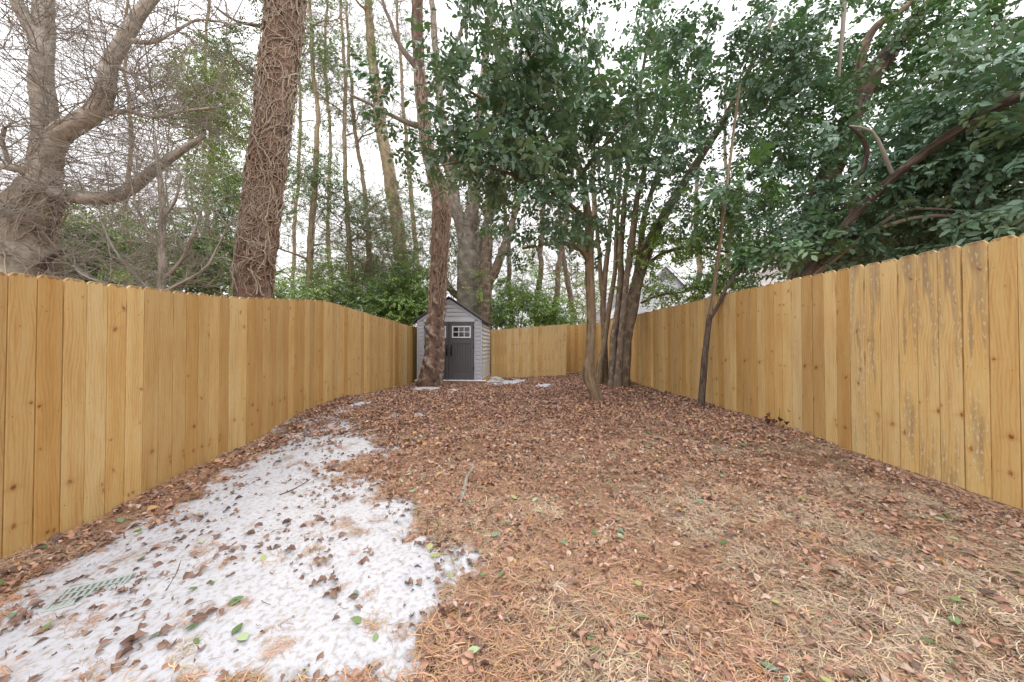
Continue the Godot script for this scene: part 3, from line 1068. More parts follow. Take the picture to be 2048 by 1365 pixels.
# ---------------------------------------------------------------- neighbours' houses
func house(label: String, ctr: Vector3, turn: float, w: float, dp: float, wall_h: float, apex: float, base_y: float, siding: Material, roof_m: Material, trim: Material, vent: bool):
	var root := thing("house", label, "house", Vector3(ctr.x, base_y, ctr.z))
	root.rotation.y = turn
	var b := MB.new()
	var hw := w * 0.5
	b.box(Vector3(-hw, 0, -dp), Vector3(hw, wall_h, 0))
	b.flat_tri(Vector3(-hw, wall_h, 0), Vector3(hw, wall_h, 0), Vector3(0, apex, 0))
	b.flat_tri(Vector3(hw, wall_h, -dp), Vector3(-hw, wall_h, -dp), Vector3(0, apex, -dp))
	part("wall", b.mesh(), siding, root)
	var y := 1.6
	while y < apex - 0.2:
		var half := hw if y < wall_h else hw * (apex - y) / (apex - wall_h) - 0.04
		var half1 := hw if y + 0.19 < wall_h else hw * (apex - y - 0.19) / (apex - wall_h) - 0.04
		half1 = maxf(half1, 0.02)
		var s := MB.new()
		s.quad(Vector3(-half, y, 0.032), Vector3(half, y, 0.032), Vector3(half1, y + 0.19, 0.006), Vector3(-half1, y + 0.19, 0.006))
		s.quad(Vector3(-half, y, 0.003), Vector3(half, y, 0.003), Vector3(half, y, 0.032), Vector3(-half, y, 0.032))
		part("siding_board", s.mesh(), siding, root)
		if y < wall_h - 0.2:
			var s2 := MB.new()
			s2.quad(Vector3(-hw - 0.032, y, -dp), Vector3(-hw - 0.032, y, 0), Vector3(-hw - 0.006, y + 0.19, 0), Vector3(-hw - 0.006, y + 0.19, -dp))
			s2.quad(Vector3(-hw - 0.003, y, -dp), Vector3(-hw - 0.003, y, 0), Vector3(-hw - 0.032, y, 0), Vector3(-hw - 0.032, y, -dp))
			part("siding_board", s2.mesh(), siding, root)
		y += 0.2
	for s in [-1.0, 1.0]:
		var r := MB.new()
		var slope := (apex - wall_h) / hw
		var e := Vector3(s * (hw + 0.35), wall_h - slope * 0.35 + 0.04, 0)
		var t := Vector3(0, apex + 0.04, 0)
		var z0 := Vector3(0, 0, 0.35)
		var z1 := Vector3(0, 0, -dp - 0.35)
		var up := Vector3(0, 0.09, 0)
		var faces := [[e + z0 + up, t + z0 + up, t + z1 + up, e + z1 + up], [e + z1, t + z1, t + z0, e + z0], [e + z0, t + z0, t + z0 + up, e + z0 + up], [e + z1, e + z0, e + z0 + up, e + z1 + up]]
		for f in faces:
			if s < 0: r.quad(f[0], f[1], f[2], f[3])
			else: r.quad(f[3], f[2], f[1], f[0])
		part("roof", r.mesh(), roof_m, root)
		var fa := MB.new()
		var dn := Vector3(0, -0.2, 0)
		var fz := Vector3(0, 0, 0.36)
		if s < 0: fa.quad(e + fz + dn, t + fz + dn, t + fz, e + fz)
		else: fa.quad(t + fz + dn, e + fz + dn, e + fz, t + fz)
		part("fascia", fa.mesh(), trim, root)
		var ev := MB.new()
		ev.box(Vector3(minf(e.x, e.x + s * 0.1), e.y - 0.12, -dp - 0.35), Vector3(maxf(e.x, e.x + s * 0.1), e.y + 0.02, 0.34))
		part("gutter", ev.mesh(), trim, root)
	if vent:
		for k in 5:
			var vw := 0.42 * (1.0 - k / 6.0)
			var v := MB.new()
			v.quad(Vector3(-vw, apex - 1.05 + k * 0.11, 0.06), Vector3(vw, apex - 1.05 + k * 0.11, 0.06), Vector3(vw, apex - 0.97 + k * 0.11, 0.034), Vector3(-vw, apex - 0.97 + k * 0.11, 0.034))
			part("vent_louver", v.mesh(), mat(srgb(110, 112, 118), 0.7), root)

func build_houses():
	var siding := mat(srgb(206, 208, 214), 0.6)
	var white := mat(srgb(226, 228, 232), 0.5)
	var roof_m := mat(srgb(150, 150, 154), 0.9)
	var c := P(1328, 640, 24.0)
	house("pale sided house with louvered gable vent behind the clump of stems", c, 0.0, 6.6, 9.0, 3.55, 6.9, 0.1, siding, roof_m, white, true)
	var c2 := P(1560, 640, 16.0)
	house("low white gabled outbuilding roof rising above the pine fence by the sapling", c2, 0.0, 8.6, 7.0, 2.9, 5.4, 0.1, white, roof_m, white, false)
	var c3 := P(1235, 640, 27.0)
	house("small white sided wing seen past the thin pale trunk", c3, 0.0, 6.0, 6.0, 2.8, 5.6, 0.1, siding, roof_m, white, false)

# ---------------------------------------------------------------- the trees one by one
const DARK_GREEN := Color(0.125, 0.205, 0.140)
const MID_GREEN := Color(0.165, 0.270, 0.115)
const OLIVE := Color(0.25, 0.30, 0.11)
const LIME := Color(0.32, 0.41, 0.09)
const BLUE_GREEN := Color(0.205, 0.285, 0.220)

func build_trees():
	var sk: Array
	var t: Node3D
	var path: Array
	# 1 the great bare tree over the snow side
	sk = []
	t = tree("bare_tree", "massive pale forking bare tree with vine tangled trunk behind the long fence", P(50, 700, 6.2))
	path = stem("trunk", [[48, 830, 6.2, 102], [46, 560, 6.2, 92], [40, 480, 6.2, 89], [66, 410, 6.2, 70], [84, 370, 6.2, 59]], M.bark_grey, t, sk, 16, 0.05, 0.25)
	vines(t, path, 170, 0.8, 5.0, 0.12, 0.012, M.vine)
	path = stem("limb", [[80, 400, 6.2, 47], [90, 340, 6.2, 46], [92, 280, 6.2, 38], [86, 200, 6.1, 35], [88, 110, 6.0, 32], [84, 50, 6.0, 30], [86, -30, 6.0, 26], [80, -200, 6, 17]], M.bark_pale, t, sk, 12, 0.05, 0.12)
	vines(t, path, 60, 0, 5.2, 0.03, 0.008, M.vine)
	stem("limb", [[86, 120, 6.0, 23], [64, 60, 5.9, 23], [36, 10, 5.8, 21], [-10, -80, 5.7, 15], [-60, -200, 5.7, 9]], M.bark_pale, t, sk, 10, 0.04, 0.1)
	path = stem("limb", [[98, 320, 6.2, 33], [118, 272, 6.1, 35], [160, 245, 6.0, 33], [192, 222, 5.9, 30], [206, 180, 5.8, 28], [216, 130, 5.8, 27], [240, 85, 5.8, 25], [285, 25, 5.8, 21], [330, -40, 5.8, 17], [420, -180, 5.9, 9]], M.bark_pale, t, sk, 12, 0.05, 0.12)
	vines(t, path, 60, 0, 6.0, 0.025, 0.007, M.vine)
	stem("limb", [[100, 385, 6.2, 26], [160, 396, 6.0, 23], [215, 396, 5.9, 23], [262, 372, 5.9, 21], [315, 332, 5.9, 18], [360, 300, 5.9, 13], [405, 272, 6.0, 8]], M.bark_grey, t, sk, 10, 0.04, 0.12)
	stem("limb", [[80, 352, 6.2, 17], [40, 340, 6.0, 15], [-10, 330, 5.9, 13], [-80, 300, 5.9, 9]], M.bark_pale, t, sk, 8, 0.05)
	stem("limb", [[206, 228, 5.9, 11], [250, 222, 6.0, 8], [305, 231, 6.0, 8], [360, 221, 6.0, 6], [430, 214, 6.0, 4]], M.bark_pale, t, sk, 6, 0.06)
	stem("limb", [[224, 130, 5.8, 9], [262, 146, 5.9, 8], [285, 190, 5.9, 6], [310, 215, 6.0, 4], [335, 245, 6.0, 3]], M.bark_pale, t, sk, 6, 0.06)
	stem("limb", [[245, 76, 5.8, 11], [300, 84, 5.9, 8], [340, 70, 6.0, 5], [400, 40, 6.1, 4], [470, 50, 6.2, 3]], M.bark_pale, t, sk, 6, 0.07)
	stem("limb", [[20, 335, 6.1, 7], [4, 280, 6.0, 8], [12, 255, 6.0, 6]], M.bark_grey, t, sk, 6, 0.05)
	stem("limb", [[70, 560, 6.2, 15], [100, 515, 6.1, 12], [125, 505, 6.0, 9]], M.bark_dark, t, sk, 6, 0.03)
	sprigs(t, sk, 620, 0.9, 1.9, M.twig_pale, 0.1, 2.4)
	sprigs(t, sk, 260, 0.5, 1.2, M.twig_pale, 0.0, 2.0)
	# 2 the pine with its dead ivy
	sk = []
	t = tree("pine_tree", "tall straight pine trunk wrapped in dead tan ivy behind the long fence", P(508, 700, 7.0))
	path = stem("trunk", [[506, 830, 7, 70], [507, 590, 7, 62], [514, 500, 7, 61], [526, 380, 7, 60], [544, 250, 7, 62], [560, 120, 7, 64], [572, 0, 7, 62], [596, -260, 7, 54], [610, -500, 7, 44]], M.bark_pine, t, sk, 18, 0.03, 0.16)
	vines(t, path, 680, 2.25, 9.2, 0.075, 0.0105, M.vine)
	vines(t, path, 380, 2.25, 5.5, 0.06, 0.012, M.vine_red)
	var sk2 := sk.filter(func(q): return q[0].y > 4.6)
	stem("limb", [[556, 60, 7, 10], [510, 50, 6.9, 7], [470, 40, 6.9, 5], [430, 12, 6.9, 4]], M.twig, t, sk2, 5, 0.05)
	stem("limb", [[545, 190, 7, 9], [505, 150, 7.1, 7], [470, 120, 7.2, 5], [440, 75, 7.2, 3]], M.twig, t, sk2, 5, 0.05)
	sprigs(t, sk2, 90, 0.6, 1.2, M.twig, 0.0)
	crown(t, sk2, [[470, 90, 7.3, 60, 70, 0.6, 9], [500, 170, 7.4, 40, 60, 0.5, 6], [600, 60, 7.6, 60, 80, 0.6, 10]], mesh_small_spray, M.leaf_dull, OLIVE, MID_GREEN, 0.7, 1.0, 16, 0.22, M.twig)
	# 3 ivy trunk in front of the shed
	sk = []
	t = tree("shed_tree", "rough barked leaning tree standing directly before the shed doors", P(862, 770, 9.9))
	path = stem("trunk", [[856, 800, 9.9, 72], [859, 776, 9.9, 57], [863, 745, 9.9, 43], [869, 690, 9.9, 36], [873, 620, 9.9, 34], [877, 540, 9.9, 31], [882, 460, 9.9, 31], [880, 400, 9.9, 31], [864, 330, 9.9, 28], [850, 260, 9.9, 24], [842, 160, 9.9, 23], [834, 40, 9.9, 23], [828, -120, 9.9, 21], [820, -400, 9.9, 12]], M.bark_shed, t, sk, 16, 0.05, 0.2)
	vines(t, path, 420, 2.1, 6.6, 0.07, 0.012, M.vine_red)
	vines(t, path, 120, 5.6, 9.5, 0.05, 0.010, M.vine)
	stem("limb", [[848, 250, 9.9, 14], [800, 240, 10.1, 9], [750, 215, 10.3, 6], [700, 190, 10.5, 4]], M.twig, t, sk, 6, 0.08)
	stem("limb", [[842, 150, 9.9, 14], [800, 90, 10.1, 10], [770, 20, 10.3, 7], [740, -60, 10.5, 4]], M.twig, t, sk, 6, 0.08)
	stem("limb", [[842, 200, 9.9, 13], [890, 130, 9.8, 9], [930, 40, 9.7, 7], [970, -60, 9.7, 4]], M.twig, t, sk, 6, 0.08)
	sprigs(t, sk.filter(func(q): return q[0].y > 5.2), 240, 0.8, 1.7, M.twig)
	# 4 grey trunk behind the shed
	sk = []
	t = tree("forked_tree", "thick grey trunk forking upward behind the shed roof", P(940, 700, 15.5))
	stem("trunk", [[941, 740, 15.5, 58], [940, 620, 15.5, 52], [938, 540, 15.5, 48], [937, 480, 15.5, 42]], M.bark_grey, t, sk, 14, 0.04, 0.15)
	stem("limb", [[934, 500, 15.5, 30], [918, 440, 15.6, 26], [904, 370, 15.7, 22], [888, 260, 15.9, 18], [870, 100, 16, 14], [860, -60, 16, 10]], M.bark_grey, t, sk, 10, 0.08, 0.1)
	stem("limb", [[938, 500, 15.5, 34], [944, 420, 15.4, 28], [950, 340, 15.3, 22], [962, 200, 15.2, 17], [980, 40, 15.2, 13], [985, -80, 15, 9]], M.bark_grey, t, sk, 10, 0.08, 0.1)
	stem("limb", [[945, 530, 15.5, 22], [968, 470, 15.3, 20], [986, 420, 15.2, 17], [1012, 330, 15, 13], [1040, 200, 15, 9], [1060, 60, 15, 6]], M.bark_grey, t, sk, 8, 0.08)
	stem("limb", [[925, 600, 15.6, 16], [895, 570, 15.8, 13], [880, 520, 16, 10], [870, 440, 16, 8]], M.bark_dark, t, sk, 8, 0.05)
	sprigs(t, sk.filter(func(q): return q[0].y > 4.5), 260, 1.2, 2.4, M.twig)
	# brown twin trunk beside it
	sk = []
	t = tree("brown_tree", "slim brown trunk splitting in two beside the shed roof", P(968, 700, 14.4))
	stem("trunk", [[966, 740, 14.4, 34], [968, 620, 14.4, 29], [972, 540, 14.4, 25], [976, 460, 14.4, 20], [978, 380, 14.4, 17], [990, 220, 14.4, 12], [1000, 60, 14.4, 9]], M.bark_stem, t, sk, 10, 0.05, 0.1)
	stem("limb", [[970, 580, 14.4, 20], [990, 540, 14.3, 19], [1006, 500, 14.2, 16], [1030, 430, 14.2, 12], [1060, 330, 14.2, 8]], M.bark_stem, t, sk, 8, 0.05)
	sprigs(t, sk.filter(func(q): return q[0].y > 4.0), 120, 1.0, 2.0, M.twig_brown)
	crown(t, sk, [[960, 560, 14.8, 50, 60, 0.8, 9], [1000, 380, 14.5, 60, 90, 1.0, 12]], mesh_small_spray, M.leaf_bright, MID_GREEN, LIME, 1.0, 1.5, 14, 0.3, M.twig_brown)
	# 5 smooth trunk with the broad leaved crown
	sk = []
	t = tree("broadleaf_tree", "slender smooth tan trunk with kinked foot and wide glossy leafy crown", P(1196, 806, 6.5))
	stem("trunk", [[1199, 830, 6.5, 32], [1195, 803, 6.5, 24], [1186, 780, 6.5, 21], [1177, 757, 6.5, 24], [1179, 715, 6.5, 20], [1183, 640, 6.5, 19], [1181, 560, 6.5, 18], [1179, 500, 6.5, 18], [1176, 430, 6.4, 16], [1160, 340, 6.2, 14], [1130, 240, 6.0, 12], [1105, 120, 5.8, 9], [1090, 0, 5.7, 7], [1080, -120, 5.6, 5]], M.bark_smooth, t, sk, 12, 0.02, 0.1)
	stem("limb", [[1177, 525, 6.5, 12], [1164, 500, 6.4, 10], [1135, 487, 6.2, 9], [1090, 488, 6.0, 7], [1045, 497, 5.8, 5]], M.bark_smooth, t, sk, 6, 0.02)
	stem("limb", [[1176, 440, 6.4, 11], [1130, 400, 6.0, 9], [1070, 370, 5.5, 8], [1000, 340, 5.0, 6], [930, 320, 4.7, 5], [880, 330, 4.5, 3]], M.bark_smooth, t, sk, 6, 0.05)
	stem("limb", [[1160, 340, 6.2, 10], [1090, 280, 5.7, 8], [1000, 220, 5.2, 7], [930, 180, 4.9, 5], [870, 150, 4.7, 3]], M.bark_smooth, t, sk, 6, 0.05)
	stem("limb", [[1165, 350, 6.2, 10], [1210, 290, 5.8, 8], [1270, 230, 5.4, 6], [1320, 190, 5.2, 4]], M.bark_smooth, t, sk, 6, 0.05)
	stem("limb", [[1130, 240, 6.0, 9], [1080, 150, 5.3, 7], [1040, 60, 4.8, 6], [1010, -40, 4.4, 4]], M.bark_smooth, t, sk, 6, 0.05)
	crown(t, sk, [[960, 250, 4.9, 120, 110, 0.7, 58], [900, 300, 4.8, 60, 70, 0.4, 16], [1080, 230, 5.2, 130, 130, 0.9, 66], [1060, 400, 5.4, 90, 70, 0.7, 22], [1190, 320, 5.6, 120, 90, 0.9, 44], [1050, 60, 4.8, 130, 110, 0.8, 50], [1200, 150, 5.4, 130, 130, 0.9, 44], [1065, 470, 5.4, 50, 30, 0.35, 9], [1180, 450, 6.3, 40, 35, 0.4, 9], [1130, 430, 5.8, 70, 50, 0.5, 12], [900, 60, 5.2, 70, 90, 0.6, 12]], mesh_leaf_spray, M.leaf, DARK_GREEN, BLUE_GREEN, 0.62, 1.02, 16, 0.32, M.twig_brown, 0.47)
	# 6 clump of many stems
	sk = []
	t = tree("multistem_tree", "thick clump of peeling brown stems rising from one base before the corner", P(1236, 775, 8.5))
	path = stem("trunk", [[1247, 802, 8.5, 48], [1245, 772, 8.5, 33], [1245, 720, 8.5, 27], [1252, 660, 8.5, 26], [1264, 610, 8.5, 25], [1280, 550, 8.5, 23], [1297, 495, 8.4, 22], [1330, 430, 8.3, 19], [1372, 360, 8.1, 16], [1430, 270, 7.8, 13], [1490, 160, 7.6, 10], [1550, 30, 7.5, 7]], M.bark_stem, t, sk, 12, 0.04, 0.3)
	vines(t, path, 40, 1.3, 5.0, 0.02, 0.009, M.twig_brown)
	stem("stem", [[1226, 798, 8.55, 28], [1226, 745, 8.55, 18], [1229, 680, 8.55, 16], [1237, 610, 8.55, 14], [1243, 540, 8.6, 13], [1243, 480, 8.6, 12], [1250, 400, 8.6, 10], [1268, 260, 8.4, 8], [1292, 100, 8.2, 6], [1310, -40, 8, 4]], M.bark_stem, t, sk, 9, 0.05, 0.15)
	stem("stem", [[1237, 790, 8.3, 22], [1238, 720, 8.3, 13], [1247, 630, 8.3, 12], [1256, 560, 8.3, 12], [1262, 500, 8.3, 14], [1270, 430, 8.2, 12], [1290, 330, 8.2, 10], [1322, 200, 8.0, 8], [1350, 60, 7.8, 6]], M.bark_stem, t, sk, 9, 0.05, 0.15)
	stem("stem", [[1253, 690, 8.7, 12], [1262, 610, 8.7, 13], [1272, 550, 8.7, 12], [1280, 500, 8.7, 13], [1292, 430, 8.7, 11], [1314, 350, 8.6, 9], [1345, 250, 8.5, 7], [1380, 120, 8.4, 5]], M.bark_smooth, t, sk, 8, 0.05, 0.1)
	stem("stem", [[1194, 798, 8.8, 22], [1199, 735, 8.8, 14], [1208, 690, 8.8, 11], [1216, 640, 8.8, 10], [1223, 600, 8.8, 10], [1230, 540, 8.8, 9], [1234, 470, 8.8, 8], [1240, 350, 8.8, 7], [1252, 200, 8.8, 5]], M.bark_smooth, t, sk, 8, 0.04)
	stem("stem", [[1212, 785, 8.9, 16], [1208, 700, 8.9, 12], [1206, 630, 8.9, 12], [1208, 580, 8.9, 12], [1215, 500, 8.9, 10], [1223, 420, 8.9, 8], [1236, 280, 8.9, 6]], M.bark_smooth, t, sk, 8, 0.04)
	stem("stem", [[1207, 600, 8.9, 9], [1200, 545, 8.9, 9], [1197, 480, 8.9, 8], [1190, 380, 8.9, 6]], M.bark_smooth, t, sk, 7, 0.04)
	stem("branch", [[1290, 535, 8.4, 8], [1330, 505, 8.2, 7], [1400, 494, 8.0, 6], [1460, 505, 7.8, 4]], M.bark_stem, t, sk, 6, 0.04)
	stem("branch", [[1282, 606, 8.4, 5], [1320, 590, 8.2, 4], [1370, 585, 8.0, 3]], M.twig_brown, t, sk, 5, 0.03)
	crown(t, sk, [[1390, 230, 7.4, 130, 130, 1.2, 70], [1330, 330, 7.6, 110, 70, 1.0, 40], [1500, 150, 6.8, 120, 140, 1.0, 60], [1480, 360, 7.2, 110, 90, 1.0, 50], [1340, 80, 7.2, 120, 110, 1.0, 45], [1600, 60, 6.4, 110, 110, 0.8, 40]], mesh_leaf_spray, M.leaf, DARK_GREEN, BLUE_GREEN, 0.68, 1.05, 16, 0.36, M.twig_brown, 0.54)
	crown(t, sk, [[1350, 572, 8.0, 60, 26, 0.4, 18], [1390, 450, 8.0, 80, 50, 0.6, 26], [1440, 545, 7.6, 50, 30, 0.4, 14], [1300, 470, 8.2, 60, 50, 0.5, 12]], mesh_small_spray, M.leaf_bright, MID_GREEN, LIME, 1.0, 1.5, 12, 0.16, M.twig_brown)
	# 7 sapling by the fence
	sk = []
	t = tree("sapling", "slender dark sapling forking low against the stained pine fence", P(1402, 806, 5.45))
	stem("trunk", [[1398, 850, 5.45, 17], [1402, 816, 5.45, 13], [1408, 740, 5.45, 12], [1414, 680, 5.45, 10.5], [1420, 630, 5.45, 10]], M.bark_dark, t, sk, 8, 0.015, 0.1)
	stem("limb", [[1419, 640, 5.45, 8.5], [1430, 570, 5.4, 7], [1440, 490, 5.3, 6.5], [1452, 390, 5.25, 6], [1466, 280, 5.5, 5], [1480, 170, 5.4, 4]], M.bark_smooth, t, sk, 6, 0.01)
	stem("limb", [[1419, 640, 5.45, 9.5], [1440, 606, 5.4, 8], [1452, 580, 5.3, 7], [1466, 556, 5.25, 6], [1496, 530, 5.5, 4], [1530, 500, 5.4, 3]], M.bark_dark, t, sk, 6, 0.01)
	crown(t, sk, [[1500, 520, 5.5, 45, 30, 0.3, 4], [1470, 400, 5.25, 50, 50, 0.4, 8], [1540, 490, 5.3, 60, 40, 0.4, 9]], mesh_leaf_spray, M.leaf, DARK_GREEN, MID_GREEN, 0.7, 1.0, 9, 0.14, M.twig_brown)
	# 8 leaning evergreen over the right-hand fence
	sk = []
	t = tree("leaning_evergreen", "evergreen with long bare limb leaning out over the stained pine fence", P(1560, 690, 5.9))
	stem("limb", [[1545, 680, 5.9, 29], [1592, 575, 5.7, 22], [1655, 498, 5.4, 19], [1720, 420, 5.1, 17], [1790, 352, 4.8, 18], [1860, 296, 4.5, 19], [1935, 245, 4.2, 21], [2010, 205, 4.0, 22], [2120, 160, 3.8, 23], [2250, 100, 3.7, 19]], M.bark_dark, t, sk, 10, 0.03, 0.12)
	stem("limb", [[1610, 560, 5.7, 11], [1680, 510, 5.4, 9], [1750, 462, 5.1, 8], [1830, 436, 4.8, 7], [1900, 432, 4.6, 7], [1975, 430, 4.4, 8], [2060, 398, 4.2, 8]], M.bark_grey, t, sk, 6, 0.03)
	stem("limb", [[1640, 545, 5.6, 8], [1720, 478, 5.2, 7], [1800, 425, 4.9, 6], [1870, 418, 4.7, 5], [1970, 425, 4.4, 4]], M.bark_grey, t, sk, 6, 0.03)
	stem("limb", [[1700, 445, 5.2, 11], [1718, 370, 5.1, 9], [1738, 300, 5.0, 8], [1715, 262, 4.9, 6], [1695, 250, 4.9, 4]], M.bark_dark, t, sk, 6, 0.03)
	stem("limb", [[1794, 352, 4.8, 8], [1770, 300, 4.7, 7], [1745, 262, 4.7, 5], [1700, 252, 4.7, 3]], M.twig_pale, t, sk, 5, 0.04)
	crown(t, sk, [[1900, 330, 4.9, 160, 90, 0.7, 56], [1700, 420, 5.6, 130, 80, 0.6, 46], [1960, 440, 4.8, 130, 50, 0.5, 30], [1620, 490, 6.0, 90, 50, 0.5, 26], [1980, 180, 4.6, 110, 100, 0.7, 44], [1800, 240, 5.4, 130, 90, 0.7, 40], [2060, 320, 4.3, 80, 120, 0.6, 28], [1780, 500, 5.6, 130, 30, 0.4, 18]], mesh_leaf_spray, M.leaf, DARK_GREEN, BLUE_GREEN, 0.68, 1.05, 16, 0.30, M.twig_brown, 0.62)
	# 9 ivy clad trunk behind it
	sk = []
	t = tree("ivy_clad_tree", "dark trunk thickly clad in green ivy rising beyond the leaning limb", P(1580, 690, 7.6))
	stem("trunk", [[1566, 700, 7.6, 50], [1600, 560, 7.6, 44], [1628, 450, 7.5, 42], [1660, 350, 7.4, 38], [1694, 260, 7.3, 36], [1730, 170, 7.2, 34], [1790, 90, 7.1, 28], [1850, 20, 7, 22], [1940, -80, 7, 14]], M.bark_dark, t, sk, 10, 0.05, 0.15)
	stem("limb", [[1716, 205, 7.2, 16], [1726, 110, 7.0, 15], [1756, 50, 6.9, 14], [1800, 24, 6.8, 12], [1840, -10, 6.8, 9]], M.bark_stem, t, sk, 8, 0.03)
	stem("dead_stem", [[1692, -40, 6.2, 8], [1688, 40, 6.2, 7.5], [1682, 100, 6.2, 7], [1678, 160, 6.3, 5]], M.twig_pale, t, [], 6, 0.01)
	crown(t, sk, [[1640, 420, 7.6, 70, 130, 0.7, 55], [1700, 240, 7.4, 90, 120, 0.8, 60], [1830, 90, 7.1, 150, 110, 1.0, 75], [1980, 60, 6.6, 130, 130, 1.0, 60], [1640, 110, 7.6, 90, 110, 0.8, 40], [1560, 300, 8.0, 90, 110, 0.8, 42], [1560, 480, 8.0, 70, 60, 0.6, 22], [1880, 440, 7.6, 180, 70, 0.8, 60], [1900, 250, 7.4, 150, 90, 0.9, 50]], mesh_leaf_spray, M.leaf_dull, DARK_GREEN, MID_GREEN, 0.68, 1.0, 16, 0.34, M.twig_brown, 0.56)
	# 10 slim trees beyond the long fence, ivy in their tops
	for q in [
		["tall slim tree with a straight mossy trunk close beyond the pine", [[618, 760, 13, 20], [617, 600, 13, 17], [622, 480, 13, 16], [628, 380, 13, 14], [634, 240, 13, 12], [622, 90, 13, 10], [616, -60, 13, 7]], [[600, 360, 13, 70, 60, 0.7, 12], [640, 330, 13.2, 50, 50, 0.5, 7], [610, 130, 13, 60, 80, 0.7, 10]]],
		["thin paired trunks with wispy leaves above the fence's crest", [[706, 780, 14, 24], [704, 620, 14, 18], [700, 520, 14, 15], [694, 420, 14, 12], [688, 300, 14, 11], [690, 160, 14, 9], [680, 0, 14, 7]], [[700, 430, 14, 50, 50, 0.6, 10], [690, 100, 14, 60, 90, 0.8, 12], [670, 540, 13.8, 60, 60, 0.7, 14]]],
		["mossy trunk with drooping ivy clumps standing nearer the shed", [[742, 780, 15, 26], [740, 640, 15, 17], [738, 520, 15, 15], [730, 400, 15, 12], [712, 280, 15, 10], [700, 140, 15, 8], [690, 0, 15, 6]], [[740, 420, 15, 60, 50, 0.7, 12], [710, 220, 15, 50, 80, 0.8, 8], [760, 540, 14.8, 50, 60, 0.6, 12]]],
		["broad pale lichen covered trunk leaning away behind the paired trunks", [[815, 760, 19, 46], [808, 600, 19, 42], [798, 480, 19, 38], [780, 360, 19, 34], [760, 240, 19, 30], [744, 120, 19, 26], [736, 0, 19, 20], [730, -100, 19, 16]], [[800, 560, 18.5, 50, 60, 0.9, 16], [780, 420, 18.6, 40, 60, 0.6, 8], [740, 60, 18.5, 50, 60, 0.8, 8]]],
		["thin far tree rising between the pine and the mossy trunk", [[582, 760, 20, 12], [584, 600, 20, 10], [590, 440, 20, 9], [600, 280, 20, 8], [596, 120, 20, 7], [590, -40, 20, 5]], [[570, 420, 20, 40, 60, 0.8, 7], [590, 200, 20, 50, 90, 0.8, 8], [610, 560, 19, 40, 40, 0.6, 6]]],
		["wispy far tree showing between the mossy trunk and paired trunks", [[664, 760, 22, 13], [662, 600, 22, 11], [656, 440, 22, 10], [660, 280, 22, 8], [650, 120, 22, 7], [655, -40, 22, 5]], [[660, 480, 22, 50, 60, 0.8, 9], [650, 260, 22, 50, 90, 0.8, 7], [660, 60, 22, 60, 80, 0.8, 7]]],
		["far grey tree with fine crown filling the gap left of the shed tree", [[846, 760, 22, 16], [840, 600, 22, 14], [826, 440, 22, 12], [812, 280, 22, 10], [800, 120, 22, 8], [790, -40, 22, 6]], [[830, 500, 22, 50, 60, 0.8, 10], [800, 300, 22, 60, 90, 0.8, 8], [790, 80, 22, 60, 90, 0.8, 8]]],
		["far bare tree standing beyond the hedge under the great limb", [[262, 760, 15, 15], [258, 600, 15, 13], [250, 440, 15, 11], [262, 280, 15, 9], [250, 120, 15, 7], [260, -40, 15, 5]], [[240, 430, 15, 50, 50, 0.7, 7]]],
		["far slender tree beyond the shrubs just left of the pine", [[420, 760, 14, 14], [424, 600, 14, 12], [414, 440, 14, 10], [420, 280, 14, 9], [410, 120, 14, 7], [420, -40, 14, 5]], [[400, 200, 13, 80, 90, 0.8, 14], [440, 120, 13, 50, 80, 0.8, 8], [430, 330, 13, 60, 60, 0.7, 8]]],
		["dark crooked tree arching low over bright shrubs beside the shed", [[756, 740, 13.4, 22], [764, 640, 13.4, 20], [776, 600, 13.4, 15], [796, 570, 13.4, 11], [804, 530, 13.4, 8], [800, 490, 13.4, 5]], [[800, 590, 13.2, 50, 40, 0.5, 14], [830, 480, 13.4, 50, 70, 0.6, 14]]],
	]:
		sk = []
		t = tree("woodland_tree", q[0], P(q[1][0][0], 700, q[1][0][2]), "trees beyond the long fence")
		for w in q[1]: w[3] *= 0.74
		stem("trunk", q[1], M.bark_far, t, sk, 9, 0.07, 0.1)
		var up: Array = sk.filter(func(e): return e[0].y > 3.6)
		if up.is_empty(): up = sk
		for k in 7:
			var s = up[rng.randi_range(0, up.size() - 1)]
			var e: Vector3 = s[0] + Vector3(rng.randf_range(-2.0, 2.0), rng.randf_range(-0.2, 1.4), rng.randf_range(-1.2, 1.2))
			var pp := bend(s[0], e, 0.2, 8)
			var rr := PackedFloat32Array()
			for j in pp.size():
				rr.append(lerpf(s[1] * 0.45, 0.008, float(j) / 8.0))
				up.append([pp[j], rr[j]])
			var b := MB.new()
			b.tube(pp, rr, 5)
			part("limb", b.mesh(), M.bark_far, t, true)
		sprigs(t, up, 130, 0.9, 2.2, M.twig)
		crown(t, up, q[2], mesh_small_spray, M.leaf_bright, OLIVE, BLUE_GREEN, 0.9, 1.4, 13, 0.34, M.twig_brown, 3.0)
